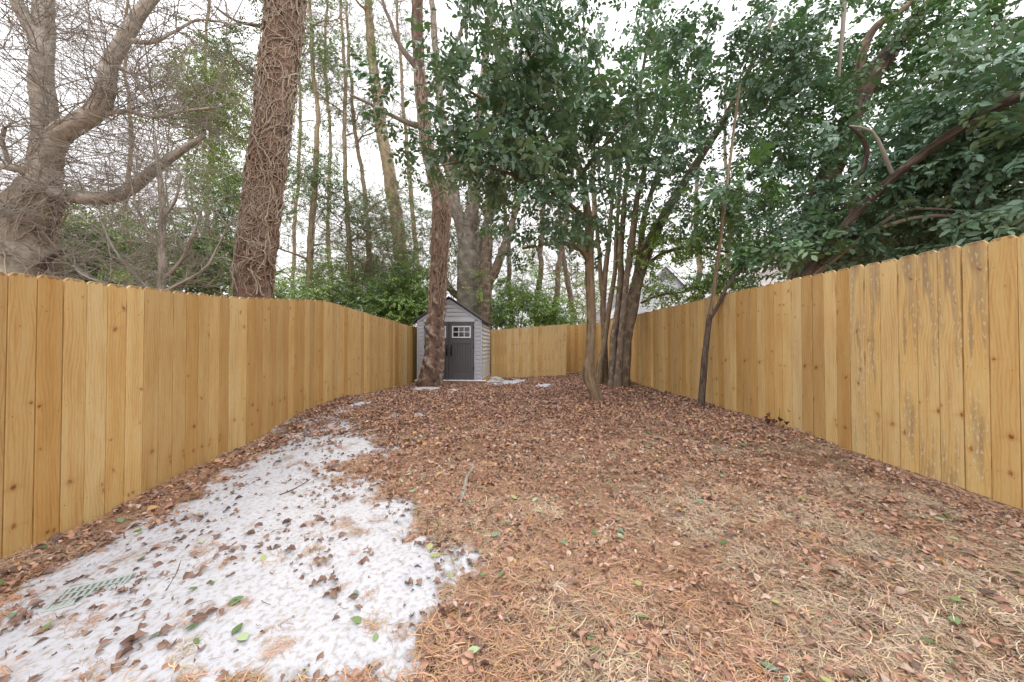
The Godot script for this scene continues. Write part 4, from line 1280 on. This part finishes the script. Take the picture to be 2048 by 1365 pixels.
	# 11 slim trunks beyond the corner, right of the shed
	for q in [
		["thin mottled trunk nearest the shed among bright shrubs", [[1024, 760, 17, 13], [1022, 640, 17, 11], [1018, 540, 17, 10], [1012, 440, 17, 8], [1000, 300, 17, 6], [1010, 140, 17, 5], [1005, 0, 17, 3]]],
		["dark slim trunk rising straight behind the short fence panel", [[1078, 760, 16.4, 15], [1074, 650, 16.4, 12], [1080, 540, 16.4, 11], [1086, 430, 16.4, 9], [1090, 300, 16.4, 7], [1080, 120, 16.4, 5], [1085, -20, 16.4, 3]]],
		["tan forked trunk leaning over the short panel's end", [[1102, 760, 16, 17], [1106, 640, 16, 14], [1114, 570, 16, 12], [1120, 500, 16, 10], [1140, 400, 16, 8], [1150, 260, 16, 6], [1165, 100, 16, 5], [1170, -20, 16, 3]]],
		["crooked bare trunk bending low before the small white wing", [[1150, 740, 18, 14], [1146, 620, 18, 12], [1134, 560, 18, 10], [1128, 510, 18, 8], [1120, 420, 18, 6], [1135, 280, 18, 5], [1130, 120, 18, 3]]],
		["far twiggy tree standing over the small white wing", [[1182, 740, 24, 12], [1180, 620, 24, 11], [1174, 540, 24, 9], [1186, 440, 24, 8], [1190, 280, 24, 6], [1200, 120, 24, 4]]],
		["far twiggy tree rising behind the louvered house gable", [[1396, 740, 34, 12], [1394, 620, 34, 11], [1400, 520, 34, 10], [1392, 420, 34, 8], [1400, 280, 34, 6], [1395, 120, 34, 4]]],
		["far twiggy tree rising behind the low outbuilding roof", [[1462, 740, 30, 12], [1464, 620, 30, 11], [1456, 520, 30, 10], [1462, 420, 30, 8], [1450, 280, 30, 6], [1455, 120, 30, 4]]],
	]:
		sk = []
		t = tree("slim_tree", q[0], P(q[1][0][0], 700, q[1][0][2]), "slim trees beyond the corner")
		stem("trunk", q[1], M.bark_stem, t, sk, 8, 0.12, 0.08)
		sprigs(t, sk.filter(func(e): return e[0].y > 2.6), 130, 1.0, 2.8, M.twig)
	# 12 leafless shrub in front of the hedge
	sk = []
	t = thing("bare_shrub", "fine twigged grey leafless shrub above the long fence between two trunks", "shrub", Vector3(P(322, 700, 5.6).x, 0.05, -5.6))
	for q in [[[322, 760, 5.6, 22], [322, 560, 5.6, 16], [322, 470, 5.6, 14], [318, 390, 5.6, 11], [314, 330, 5.6, 8], [310, 270, 5.6, 4]], [[322, 560, 5.6, 9], [360, 520, 5.6, 8], [385, 470, 5.5, 6], [400, 420, 5.5, 3]], [[320, 500, 5.6, 7], [290, 450, 5.6, 6], [270, 400, 5.7, 4], [262, 340, 5.7, 3]], [[320, 600, 5.6, 9], [260, 540, 5.5, 6], [225, 500, 5.5, 4], [200, 440, 5.5, 3]], [[322, 440, 5.6, 6], [350, 400, 5.5, 5], [362, 350, 5.5, 3]], [[322, 590, 5.6, 8], [400, 545, 5.6, 6], [430, 500, 5.6, 4], [450, 450, 5.6, 3]], [[316, 590, 5.6, 7], [180, 560, 5.5, 5], [140, 530, 5.5, 3]]]:
		stem("stem", q, M.bark_grey, t, sk, 6, 0.04)
	sprigs(t, sk.filter(func(e): return e[0].y > 1.6), 260, 0.5, 1.1, M.twig_pale, 0.35)
	# 13 hedges and shrubs
	for q in [
		["glossy green hedge mass beyond the long fence below the bare tree", [170, 5, 9.5], [[190, 500, 9.5, 110, 90, 0.8, 80], [110, 520, 9.0, 60, 60, 0.6, 24]], DARK_GREEN, LIME, M.leaf_bright],
		["dense green shrub mass between the leafless shrub and the pine", [420, 5, 10], [[410, 500, 10, 75, 90, 0.8, 70], [450, 400, 10.4, 60, 70, 0.7, 22], [360, 540, 9.6, 80, 50, 0.7, 36]], DARK_GREEN, LIME, M.leaf_bright],
		["airy yellow green ivy clump hanging in a thin tree left of the pine", [390, 5, 11], [[380, 190, 11, 60, 70, 0.7, 22], [440, 230, 11, 50, 60, 0.6, 16], [420, 120, 11, 50, 50, 0.6, 10], [440, 350, 11, 50, 50, 0.6, 12]], OLIVE, LIME, M.leaf_bright],
		["bright lime shrub peeping over the fence beside the shed", [800, 5, 12.6], [[795, 615, 12.6, 45, 30, 0.4, 34], [830, 590, 12.9, 35, 40, 0.4, 26]], MID_GREEN, LIME, M.leaf_bright],
		["olive shrub thicket above the fence's crest", [680, 5, 12.5], [[660, 590, 12.5, 60, 40, 0.6, 18], [740, 600, 12.8, 50, 30, 0.5, 20]], OLIVE, MID_GREEN, M.leaf_bright],
		["leafy green undergrowth at the foot of the pine", [560, 5, 9.0], [[556, 585, 9.0, 26, 30, 0.4, 9], [470, 575, 9.0, 22, 30, 0.4, 9]], MID_GREEN, LIME, M.leaf_bright],
		["bright green bamboo like shrub bank behind the short fence panel", [1060, 5, 15], [[1040, 630, 15, 60, 45, 0.6, 46], [1110, 640, 15, 40, 40, 0.6, 30], [1060, 580, 15.4, 80, 40, 0.6, 26]], MID_GREEN, LIME, M.leaf_bright],
		["yellow green thicket filling the gaps between the woodland trunks", [690, 5, 17], [[690, 560, 17, 80, 60, 0.8, 34], [620, 580, 17, 50, 50, 0.6, 18], [770, 520, 17.5, 60, 80, 0.8, 28]], OLIVE, LIME, M.leaf_bright],
		["loose pale green thicket beyond the set back corner panel", [1180, 5, 20], [[1165, 570, 20, 80, 50, 0.8, 32], [1110, 480, 20, 70, 70, 0.8, 18]], OLIVE, LIME, M.leaf_bright],
		["hazy green treetop standing far behind the white house gable", [1300, 5, 36], [[1270, 500, 36, 70, 60, 1.4, 26], [1420, 500, 36, 90, 50, 1.4, 26]], OLIVE, BLUE_GREEN, M.leaf_bright],
		["grey green shrub rising just past the shed's rear corner", [1000, 5, 16], [[1000, 610, 16, 30, 50, 0.6, 30]], BLUE_GREEN, MID_GREEN, M.leaf_dull],
		["green tree top showing above the grey trunk's fork", [900, 5, 17], [[900, 470, 17, 60, 90, 1.0, 40], [980, 300, 17, 80, 90, 1.0, 22], [860, 600, 14, 30, 40, 0.5, 20]], OLIVE, MID_GREEN, M.leaf_bright],
		["dark evergreen mass filling the gap low behind the leaning limb", [1850, 5, 8.6], [[1880, 470, 8.6, 180, 60, 0.8, 80], [1700, 520, 8.8, 100, 40, 0.7, 34], [2060, 380, 8.2, 100, 120, 0.8, 50]], DARK_GREEN, MID_GREEN, M.leaf_dull],
	]:
		var c := P(q[1][0], 700, q[1][2])
		var foot := Vector3(c.x, ground(c.x, -c.z), c.z)
		t = thing("shrub", q[0], "shrub", foot)
		sk = []
		for bl in q[2]:
			var top := P(bl[0], bl[1], bl[2])
			for k in 2:
				var pp := bend(foot + Vector3(rng.randf_range(-0.2, 0.2), -0.05, rng.randf_range(-0.2, 0.2)), top + Vector3(rng.randf_range(-0.3, 0.3), 0, rng.randf_range(-0.3, 0.3)), 0.12, 10)
				var rr := PackedFloat32Array()
				for j in pp.size():
					rr.append(lerpf(0.04, 0.012, j / 10.0))
					sk.append([pp[j], rr[j]])
				var b := MB.new()
				b.tube(pp, rr, 6)
				part("stem", b.mesh(), M.bark_far, t, true)
		crown(t, sk.filter(func(e): return e[0].y > 1.0), q[2], mesh_small_spray, q[5], q[3], q[4], 0.9, 1.4, 18, 0.30, M.twig_brown, 1.8)

# ---------------------------------------------------------------- litter and small things
var leaf_stock := []

func curled_leaf(seed_: int) -> ArrayMesh:
	var r := RandomNumberGenerator.new()
	r.seed = seed_
	var b := MB.new()
	var curl := r.randf_range(0.3, 1.3)
	var roll := r.randf_range(0.6, 2.6)
	var nu := 6
	var nv := 4
	var prof := [0.04, 0.55, 0.92, 1.0, 0.86, 0.5, 0.03]
	var bend_ := r.randf_range(-0.25, 0.25)
	var wide := r.randf_range(0.22, 0.40)
	var twist := r.randf_range(-0.8, 0.8)
	for u in nu + 1:
		var t := float(u) / nu
		for w in nv + 1:
			var s: float = (w - 2.0) * 0.5 * prof[u] * wide * r.randf_range(0.88, 1.12)
			var y := 0.12 * curl * sin(t * PI) + roll * s * s * 1.6 + twist * s * (t - 0.5) + r.randf_range(-0.02, 0.02)
			b.vert(Vector3(s + bend_ * t * t, y, t - 0.5), Vector3.UP, Vector2(w * 0.25, t))
	for u in nu:
		for w in nv:
			var k := u * (nv + 1) + w
			b.tri(k, k + nv + 1, k + 1)
			b.tri(k + 1, k + nv + 1, k + nv + 2)
	for k in b.v.size(): b.n[k] = Vector3.ZERO
	for k in range(0, b.i.size(), 3):
		var fn := (b.v[b.i[k + 2]] - b.v[b.i[k]]).cross(b.v[b.i[k + 1]] - b.v[b.i[k]])
		for j in 3: b.n[b.i[k + j]] += fn
	for k in b.v.size(): b.n[k] = b.n[k].normalized()
	leaf_stock.append(b)
	return b.mesh()

func straw_clump(seed_: int, strands: int, reach: float) -> ArrayMesh:
	var r := RandomNumberGenerator.new()
	r.seed = seed_
	var b := MB.new()
	for s in strands:
		var a := r.randf() * TAU
		var rad := reach * sqrt(r.randf())
		var ph := r.randf() * TAU
		var c := Vector3(cos(ph) * rad, r.randf_range(0.0, 0.026), sin(ph) * rad)
		var d := Vector3(cos(a), r.randf_range(-0.14, 0.22), sin(a))
		var sd := Vector3(-sin(a), 0, cos(a))
		var ln := r.randf_range(0.045, 0.115)
		var bow := r.randf_range(-0.55, 0.55)
		var wd := r.randf_range(0.0008, 0.0016)
		var tone := r.randf_range(0.45, 1.0)
		var col := Color(tone, tone * r.randf_range(0.82, 1.05), tone * r.randf_range(0.7, 1.05))
		var k0 := b.v.size()
		for k in 4:
			var t := k / 3.0
			var p := c + d * ln * (t - 0.5) + sd * bow * ln * (t - 0.5) * (t - 0.5) * 2.0 + Vector3(0, -0.02 * (t - 0.5) * (t - 0.5), 0)
			b.vert(p - sd * wd, Vector3.UP); b.vert(p + sd * wd, Vector3.UP)
			b.c.append(col); b.c.append(col)
		for k in 3:
			var q := k0 + k * 2
			b.tri(q, q + 2, q + 1); b.tri(q + 1, q + 2, q + 3)
	return b.mesh()

func leaf_pile(count: int, reach: float, s0: float, s1: float, lift: float, oak := false) -> ArrayMesh:
	# a hand's breadth of loose curled leaves, each in its own brown
	var b := MB.new()
	for k in count:
		var ph := rng.randf() * TAU
		var rad := reach * sqrt(rng.randf())
		var up := Vector3(rng.randfn() * 0.45, 1, rng.randfn() * 0.45).normalized()
		var f := Vector3.RIGHT.rotated(Vector3.UP, rng.randf() * TAU)
		var sd := up.cross(f).normalized()
		var x := Transform3D(Basis(sd, up, sd.cross(up)).scaled(Vector3.ONE * rng.randf_range(s0, s1)), Vector3(cos(ph) * rad, rng.randf_range(0.0, lift), sin(ph) * rad))
		var u := rng.randf()
		var col := pick(Color(0.31, 0.165, 0.115), Color(0.48, 0.29, 0.205))
		if u > 0.66: col = pick(Color(0.45, 0.34, 0.27), Color(0.55, 0.44, 0.37))
		if u > 0.76: col = pick(Color(0.13, 0.085, 0.07), Color(0.25, 0.155, 0.12))
		if u > 0.95: col = pick(Color(0.50, 0.27, 0.11), Color(0.55, 0.36, 0.18))
		if oak: col = pick(Color(0.15, 0.09, 0.07), Color(0.33, 0.205, 0.15))
		b.add(leaf_stock[rng.randi_range(0, leaf_stock.size() - 1)], x, col)
	return b.mesh()

func lay(x: float, d: float, lift: float, tilt: float, size: float) -> Transform3D:
	var up := Vector3(rng.randfn() * tilt, 1, rng.randfn() * tilt).normalized()
	var f := Vector3.RIGHT.rotated(Vector3.UP, rng.randf() * TAU)
	var s := up.cross(f).normalized()
	return Transform3D(Basis(s, up, s.cross(up)).scaled(Vector3.ONE * size), Vector3(x, ground(x, d) + lift, -d))

func left_x(d: float) -> float:
	return -3.10 - 0.04 * d if d < 6.0 else -3.34 + (d - 6.0) * 0.028

func build_litter():
	leaf_stock.clear()
	for k in 8: curled_leaf(60 + k)
	var dense := []
	var single := []
	var chips := []
	for k in 8: dense.append(leaf_pile(16, 0.12, 0.035, 0.075, 0.03))
	for k in 10: single.append(leaf_pile(1, 0.0, 0.95, 1.05, 0.0, true))
	for k in 4: chips.append(leaf_pile(14, 0.14, 0.012, 0.042, 0.03))
	var xf := []
	var cl := []
	for k in 22: xf.append([]); cl.append([])
	for q in 9500:
		var d := 0.55 + 12.6 * pow(rng.randf(), 0.9)
		var x := rng.randf_range(-3.3, 3.45)
		if x < left_x(d) + 0.1: continue
		if d > 12.15 and x < 1.9: continue
		if d > 10.8 and x < -0.7: continue
		var sn := snow_at(x, d)
		var zone := clampf((d - 3.3 - nz.get_noise_2d(x * 50, d * 50)) / 1.5, 0.0, 1.0)
		var keep := lerpf(0.05, 1.0, zone)
		if d > 8.5 and (snow_at(x, d + 0.25) > 0.03 or snow_at(x, d + 0.5) > 0.05): keep *= 0.08
		if sn > 0.0: keep *= 0.16 * clampf((d - 2.6) / 2.0, 0, 1)
		elif x < left_x(d) + 0.55 and d < 5.0: keep = 0.8
		if rng.randf() > keep: continue
		var which := rng.randi_range(0, 7)
		xf[which].append(lay(x, d, 0.006 if sn <= 0.0 else 0.025, 0.10, rng.randf_range(0.85, 1.2)))
		cl[which].append(pick(Color(0.85, 0.83, 0.82), Color(1.0, 1.0, 1.0)))
	for q in 15000:
		var d := 0.55 + 7.5 * pow(rng.randf(), 1.2)
		var x := rng.randf_range(-3.3, 3.45)
		if x < left_x(d) + 0.05: continue
		var sn := snow_at(x, d)
		var sz := rng.randf_range(0.012, 0.05)
		if rng.randf() < 0.2: sz = rng.randf_range(0.045, 0.070)
		if sn > 0.0:
			if nz.get_noise_2d(x * 70.0 + 700.0, d * 70.0) < rng.randf_range(-0.4, 0.3): continue
		elif rng.randf() < 0.4: continue
		var which := 8 + rng.randi_range(0, 9)
		xf[which].append(lay(x, d, rng.randf_range(0.02, 0.04), 0.35 if sn <= 0.0 else 0.22, sz))
		cl[which].append(Color(1, 1, 1))
	for q in 7500:
		var d := 0.9 + 5.0 * rng.randf()
		var x := rng.randf_range(-3.3, 3.4)
		if x < left_x(d) + 0.15 or snow_at(x, d) > -0.05: continue
		if rng.randf() > clampf((d - 1.0) / 2.2, 0.25, 1.0): continue
		var which := 18 + rng.randi_range(0, 3)
		xf[which].append(lay(x, d, 0.012, 0.08, rng.randf_range(0.9, 1.3)))
		cl[which].append(pick(Color(0.9, 0.85, 0.8), Color(1.0, 1.0, 1.0)))
	for k in 22:
		if xf[k].is_empty(): continue
		var o := multi("leaf_litter", dense[k] if k < 8 else (single[k - 8] if k < 18 else chips[k - 18]), M.dead_leaf, xf[k], cl[k], self)
		tag(o, "curled brown dead leaves strewn over the ground and snow", "leaf litter", "fallen brown leaves", "stuff")
	# small broken twigs
	var tl := []
	for k in 4:
		var b := MB.new()
		var p := PackedVector3Array()
		for j in 4: p.append(Vector3(rng.randf_range(-0.008, 0.008), rng.randf_range(0, 0.006), (j - 1.5) * 0.022))
		b.tube(p, PackedFloat32Array([0.0018, 0.0017, 0.0014, 0.001]), 4)
		tl.append(b.mesh())
	var xt := [[], [], [], []]
	var ct := [[], [], [], []]
	for q in 800:
		var d := 0.6 + 6.0 * pow(rng.randf(), 1.3)
		var x := rng.randf_range(-3.2, 3.3)
		if x < left_x(d) + 0.1: continue
		var k := rng.randi_range(0, 3)
		xt[k].append(lay(x, d, 0.034, 0.12, rng.randf_range(0.3, 1.3)))
		ct[k].append(Color(0.24, 0.175, 0.13))
	for k in 4:
		var o := multi("twig_litter", tl[k], M.straw, xt[k], ct[k], self)
		tag(o, "little broken twigs scattered over snow and straw", "twig litter", "broken twigs", "stuff")
	# pine straw and dry grass
	var straws := []
	for k in 6: straws.append(straw_clump(90 + k, 110, 0.10))
	var xs := []
	var cs := []
	for k in 6: xs.append([]); cs.append([])
	for q in 19000:
		var d := 0.55 + 6.2 * pow(rng.randf(), 0.9)
		var x := rng.randf_range(-3.3, 3.42)
		if x < left_x(d) + 0.08 or (d < 3.4 and x > 3.2): continue
		var sn := snow_at(x, d)
		if sn > -0.02 and rng.randf() > (0.03 if sn > 0.08 else 0.35): continue
		var zone := clampf((d - 3.4 - nz.get_noise_2d(x * 50, d * 50)) / 2.4, 0.0, 1.0)
		if rng.randf() > 1.0 - 0.93 * zone: continue
		var k := rng.randi_range(0, 5)
		xs[k].append(lay(x, d, 0.004 if sn <= 0.0 else 0.02, 0.10, rng.randf_range(0.8, 1.35) * (1.0 if sn <= 0.0 else 0.6)))
		var g := nz.get_noise_2d(x * 45.0 + 400.0, d * 45.0) + clampf((x - 1.0) * 0.2 - (d - 2.0) * 0.12, -0.4, 0.4)
		cs[k].append(pick(Color(0.60, 0.46, 0.32), Color(0.70, 0.60, 0.46)) if rng.randf() < 0.5 + g else pick(Color(0.56, 0.34, 0.215), Color(0.64, 0.44, 0.30)))
	for k in 6:
		var o := multi("pine_straw", straws[k], M.straw, xs[k], cs[k], self)
		tag(o, "tan pine needles and dry grass matted on the ground", "pine straw", "dry straw ground cover", "stuff")
	# fallen green leaves, one by one
	var gl := []
	for k in 3:
		var b := MB.new()
		leaf_into(b, Vector3(0, 0, -0.5), Vector3.BACK, Vector3.UP, 1.0, rng.randf_range(0.48, 0.62), rng.randf_range(0.1, 0.35), rng.randf_range(-0.15, 0.12), 4)
		gl.append(b.mesh())
	var gm := []
	var shade := ["mid green", "pale sage green", "deep green", "yellowish green", "bluish green"]
	for c in [srgb(112, 136, 88), srgb(150, 168, 128), srgb(78, 108, 58), srgb(150, 154, 96), srgb(104, 130, 104)]:
		var m := mat(c, 0.5)
		m.backlight_enabled = true
		m.backlight = Color(0.06, 0.08, 0.02)
		gm.append(m)
	var made := 0
	while made < 230:
		var d := 0.75 + 5.2 * pow(rng.randf(), 1.25)
		var x := rng.randf_range(-1.5 * d, 1.5 * d)
		if x < left_x(d) + 0.1 or x > 3.3: continue
		var sn := snow_at(x, d)
		var hue := rng.randi_range(0, 4)
		var o := part("fallen_leaf", gl[rng.randi_range(0, 2)], gm[hue], self)
		o.transform = lay(x, d, (0.034 if sn > 0.0 else 0.05) + 0.008 * rng.randf(), 0.2, rng.randf_range(0.038, 0.074))
		if sn > 0.0: tag(o, "fallen %s leaf lying on the snow" % shade[hue], "leaf", "%s leaves on the snow" % shade[hue])
		else: tag(o, "fallen %s leaf lying on the tan straw and litter" % shade[hue], "leaf", "%s leaves on the straw" % shade[hue])
		made += 1

func stick(called: String, label: String, pts: Array, r0: float, r1: float, m: Material, forks: Array):
	var p := []
	for q in pts:
		var g := on_ground(q[0], q[1])
		p.append([Vector3(g.x, ground(g.x, g.y) + 0.035 + (q[2] if q.size() > 2 else 0.0), -g.y), lerpf(r0, r1, float(p.size()) / (pts.size() - 1))])
	var s := smooth(p, 0.04, 0.02)
	var b := MB.new()
	b.tube(s[0], s[1], 7, 1, 2.0, 0.2, nz)
	var root := thing(called, label, "stick", p[0][0])
	part("stem", b.mesh(), m, root, true)
	for f in forks:
		var a: Vector3 = s[0][int(f[0] * (s[0].size() - 1))]
		var e := a + Vector3(f[1], 0.02, f[2])
		var pp := bend(a, e, 0.15, 5)
		var rr := PackedFloat32Array()
		for k in pp.size(): rr.append(lerpf(r1 * 0.8, r1 * 0.4, k / 5.0))
		var fb := MB.new()
		fb.tube(pp, rr, 5)
		part("twig", fb.mesh(), m, root, true)

func build_small():
	stick("fallen_branch", "short thick broken branch lying on the straw past the snow edge", [[922, 1012], [930, 985], [936, 962], [948, 944]], 0.022, 0.016, M.bark_grey, [])
	stick("twig", "thin forked dark twig lying on clear snow", [[860, 1118], [880, 1100], [900, 1085]], 0.004, 0.002, M.twig_brown, [[0.5, -0.06, 0.03], [0.7, 0.05, -0.04]])
	stick("twig", "upright little twig poking from the snow near its edge", [[848, 1082], [852, 1066], [851, 1060, 0.05]], 0.003, 0.002, M.twig_brown, [[0.7, 0.03, 0.0]])
	stick("twig", "tangled branching twig half buried in the leafy snow", [[560, 1000], [590, 985], [620, 965], [655, 945]], 0.007, 0.003, M.twig_brown, [[0.3, 0.1, -0.12], [0.5, -0.12, -0.08], [0.75, 0.1, 0.05], [0.6, 0.14, -0.1]])
	stick("twig", "long pale bent twig among the leaves before the sapling", [[1300, 868], [1325, 885], [1350, 890], [1385, 880], [1420, 885]], 0.006, 0.003, M.twig_pale, [[0.5, 0.1, 0.1]])
	stick("twig", "dark thin stick on the reddish leaves mid yard", [[1095, 918], [1112, 910], [1125, 902]], 0.009, 0.006, M.twig_brown, [])
	stick("twig", "curved fine twig on the snow near the metal grate", [[330, 1190], [350, 1160], [362, 1130]], 0.003, 0.0015, M.twig_brown, [[0.6, 0.05, 0.02]])
	# grate lying in the snow
	var g := on_ground(180, 1200)
	var root := thing("metal_grate", "pale slatted metal vent grate half sunk in the snow", "grate", Vector3(g.x, ground(g.x, g.y) + 0.034, -g.y))
	root.rotation = Vector3(0.10, 0.42, 0.04)
	root.scale = Vector3(0.78, 1, 0.8)
	var steel := mat(srgb(168, 178, 174), 0.4)
	steel.metallic = 0.3
	for q in [[-0.17, -0.1, 0.17, -0.085], [-0.17, 0.085, 0.17, 0.1], [-0.17, -0.085, -0.155, 0.085], [0.155, -0.085, 0.17, 0.085]]:
		slab("frame_bar", Vector3(q[0], -0.008, q[1]), Vector3(q[2], 0.008, q[3]), steel, root, 0.002)
	for k in 9: slab("slat", Vector3(-0.15 + k * 0.0345, -0.005, -0.085), Vector3(-0.132 + k * 0.0345, 0.003, 0.085), steel, root, 0.001)
	for k in 2: slab("cross_bar", Vector3(-0.155, 0.0035, -0.035 + k * 0.06), Vector3(0.155, 0.0085, -0.029 + k * 0.06), steel, root, 0.001)
	# withered sprout against the right fence
	var w := on_ground(1568, 842)
	var dry := thing("withered_sprout", "withered sprout with dark curled leaves against the stained pine fence", "plant", Vector3(3.24, ground(3.24, 4.15), -4.15))
	var sb := MB.new()
	sb.tube(PackedVector3Array([Vector3(0, -0.02, 0), Vector3(0.01, 0.08, 0), Vector3(-0.01, 0.17, 0.02), Vector3(0.0, 0.27, 0.01)]), PackedFloat32Array([0.004, 0.0035, 0.003, 0.002]), 5)
	part("stem", sb.mesh(), M.twig_brown, dry)
	var dm := mat(srgb(84, 56, 42), 0.8)
	for k in 9:
		var o := part("leaf", curled_leaf(200 + k), dm, dry)
		o.transform = Transform3D(Basis.from_euler(Vector3(rng.randf_range(-1.3, 1.3), rng.randf() * TAU, rng.randf_range(-1, 1))).scaled(Vector3.ONE * rng.randf_range(0.06, 0.10)), Vector3(rng.randf_range(-0.09, 0.09), rng.randf_range(0.06, 0.26), rng.randf_range(-0.14, 0.14)))
	# green weeds in the straw
	var wm := mat(srgb(92, 122, 62), 0.55)
	for q in [[1168, 1318, 7, "green weed rosette growing in straw close below the snow"], [1690, 1350, 10, "low spreading green weed patch in thick tan straw"], [1130, 1105, 5, "small green sprig growing in straw beside the snow edge"], [600, 1345, 5, "little green weed sprouting at the snow's ragged edge"]]:
		var c := on_ground(q[0], q[1])
		var pl := thing("weed", q[3], "weed", Vector3(c.x, ground(c.x, c.y) + 0.015, -c.y))
		for k in q[2]:
			var b := MB.new()
			var an := rng.randf() * TAU
			leaf_into(b, Vector3(cos(an), 0, sin(an)) * 0.01, Vector3(cos(an), rng.randf_range(0.2, 0.7), sin(an)), Vector3.UP, rng.randf_range(0.05, 0.085), rng.randf_range(0.022, 0.036), 0.25, 0.4, 4)
			part("leaf", b.mesh(), wm, pl)

# ---------------------------------------------------------------- scene
const SUN_FROM := Vector3(-4.5, 6.5, -9.0)

func overcast() -> ImageTexture:
	# bright even cloud, a little warmer and brighter round the veiled sun
	var w := 256
	var h := 128
	var im := Image.create(w, h, false, Image.FORMAT_RGBF)
	var n := FastNoiseLite.new()
	n.seed = 8
	n.frequency = 0.9
	var s := SUN_FROM.normalized()
	for y in h:
		for x in w:
			var th := PI * (y + 0.5) / h
			var ph := TAU * (x + 0.5) / w
			var d := Vector3(-sin(ph) * sin(th), cos(th), cos(ph) * sin(th))
			var near := pow(maxf(d.dot(s), 0.0), 6.0)
			var cl := 1.0 + 0.12 * n.get_noise_3d(d.x, d.y * 2.0, d.z)
			var e := maxf(d.y, 0.0)
			# standard overcast: three times brighter overhead than at the horizon
			var c := Color(0.985, 0.955, 0.965).lerp(Color(0.955, 0.965, 1.0), sqrt(e)) * (1.12 * (1.0 + 2.0 * e) / 3.0 * cl)
			c += Color(0.22, 0.15, 0.10) * near
			if d.y < 0.0: c = Color(0.34, 0.30, 0.27)
			im.set_pixel(x, y, c)
	return ImageTexture.create_from_image(im)

func _ready():
	rng.seed = 20240611
	nz.seed = 5
	nz.frequency = 0.02
	nz.fractal_octaves = 3
	var cam := Camera3D.new()
	cam.name = "camera"
	add_child(cam)
	cam.position = EYE
	cam.rotation = Vector3(TILT, 0, 0)
	cam.fov = 90.0
	cam.near = 0.05
	cam.far = 800.0
	cam.current = true
	var env := Environment.new()
	env.background_mode = Environment.BG_SKY
	var sky := Sky.new()
	var sm := PanoramaSkyMaterial.new()
	sm.panorama = overcast()
	sky.sky_material = sm
	env.sky = sky
	env.tonemap_mode = Environment.TONE_MAPPER_LINEAR
	env.tonemap_exposure = 2.85
	env.sdfgi_enabled = true
	env.ssao_enabled = true
	env.ssil_enabled = true
	var we := WorldEnvironment.new()
	we.environment = env
	add_child(we)
	var sun := DirectionalLight3D.new()
	sun.name = "sun"
	sun.light_color = Color(1.0, 0.93, 0.82)
	sun.light_energy = 0.45
	sun.light_angular_distance = 14.0
	sun.shadow_enabled = true
	add_child(sun)
	sun.look_at_from_position(SUN_FROM, Vector3.ZERO)
	make_materials()
	print("materials ", Time.get_ticks_msec())
	fill_ground_cache()
	make_snow_outline()
	build_ground()
	build_snow()
	print("ground ", Time.get_ticks_msec())
	build_fences()
	build_shed()
	build_rubble()
	build_houses()
	print("built ", Time.get_ticks_msec())
	make_sprays()
	build_trees()
	print("trees ", Time.get_ticks_msec())
	build_litter()
	build_small()
	print("litter ", Time.get_ticks_msec())
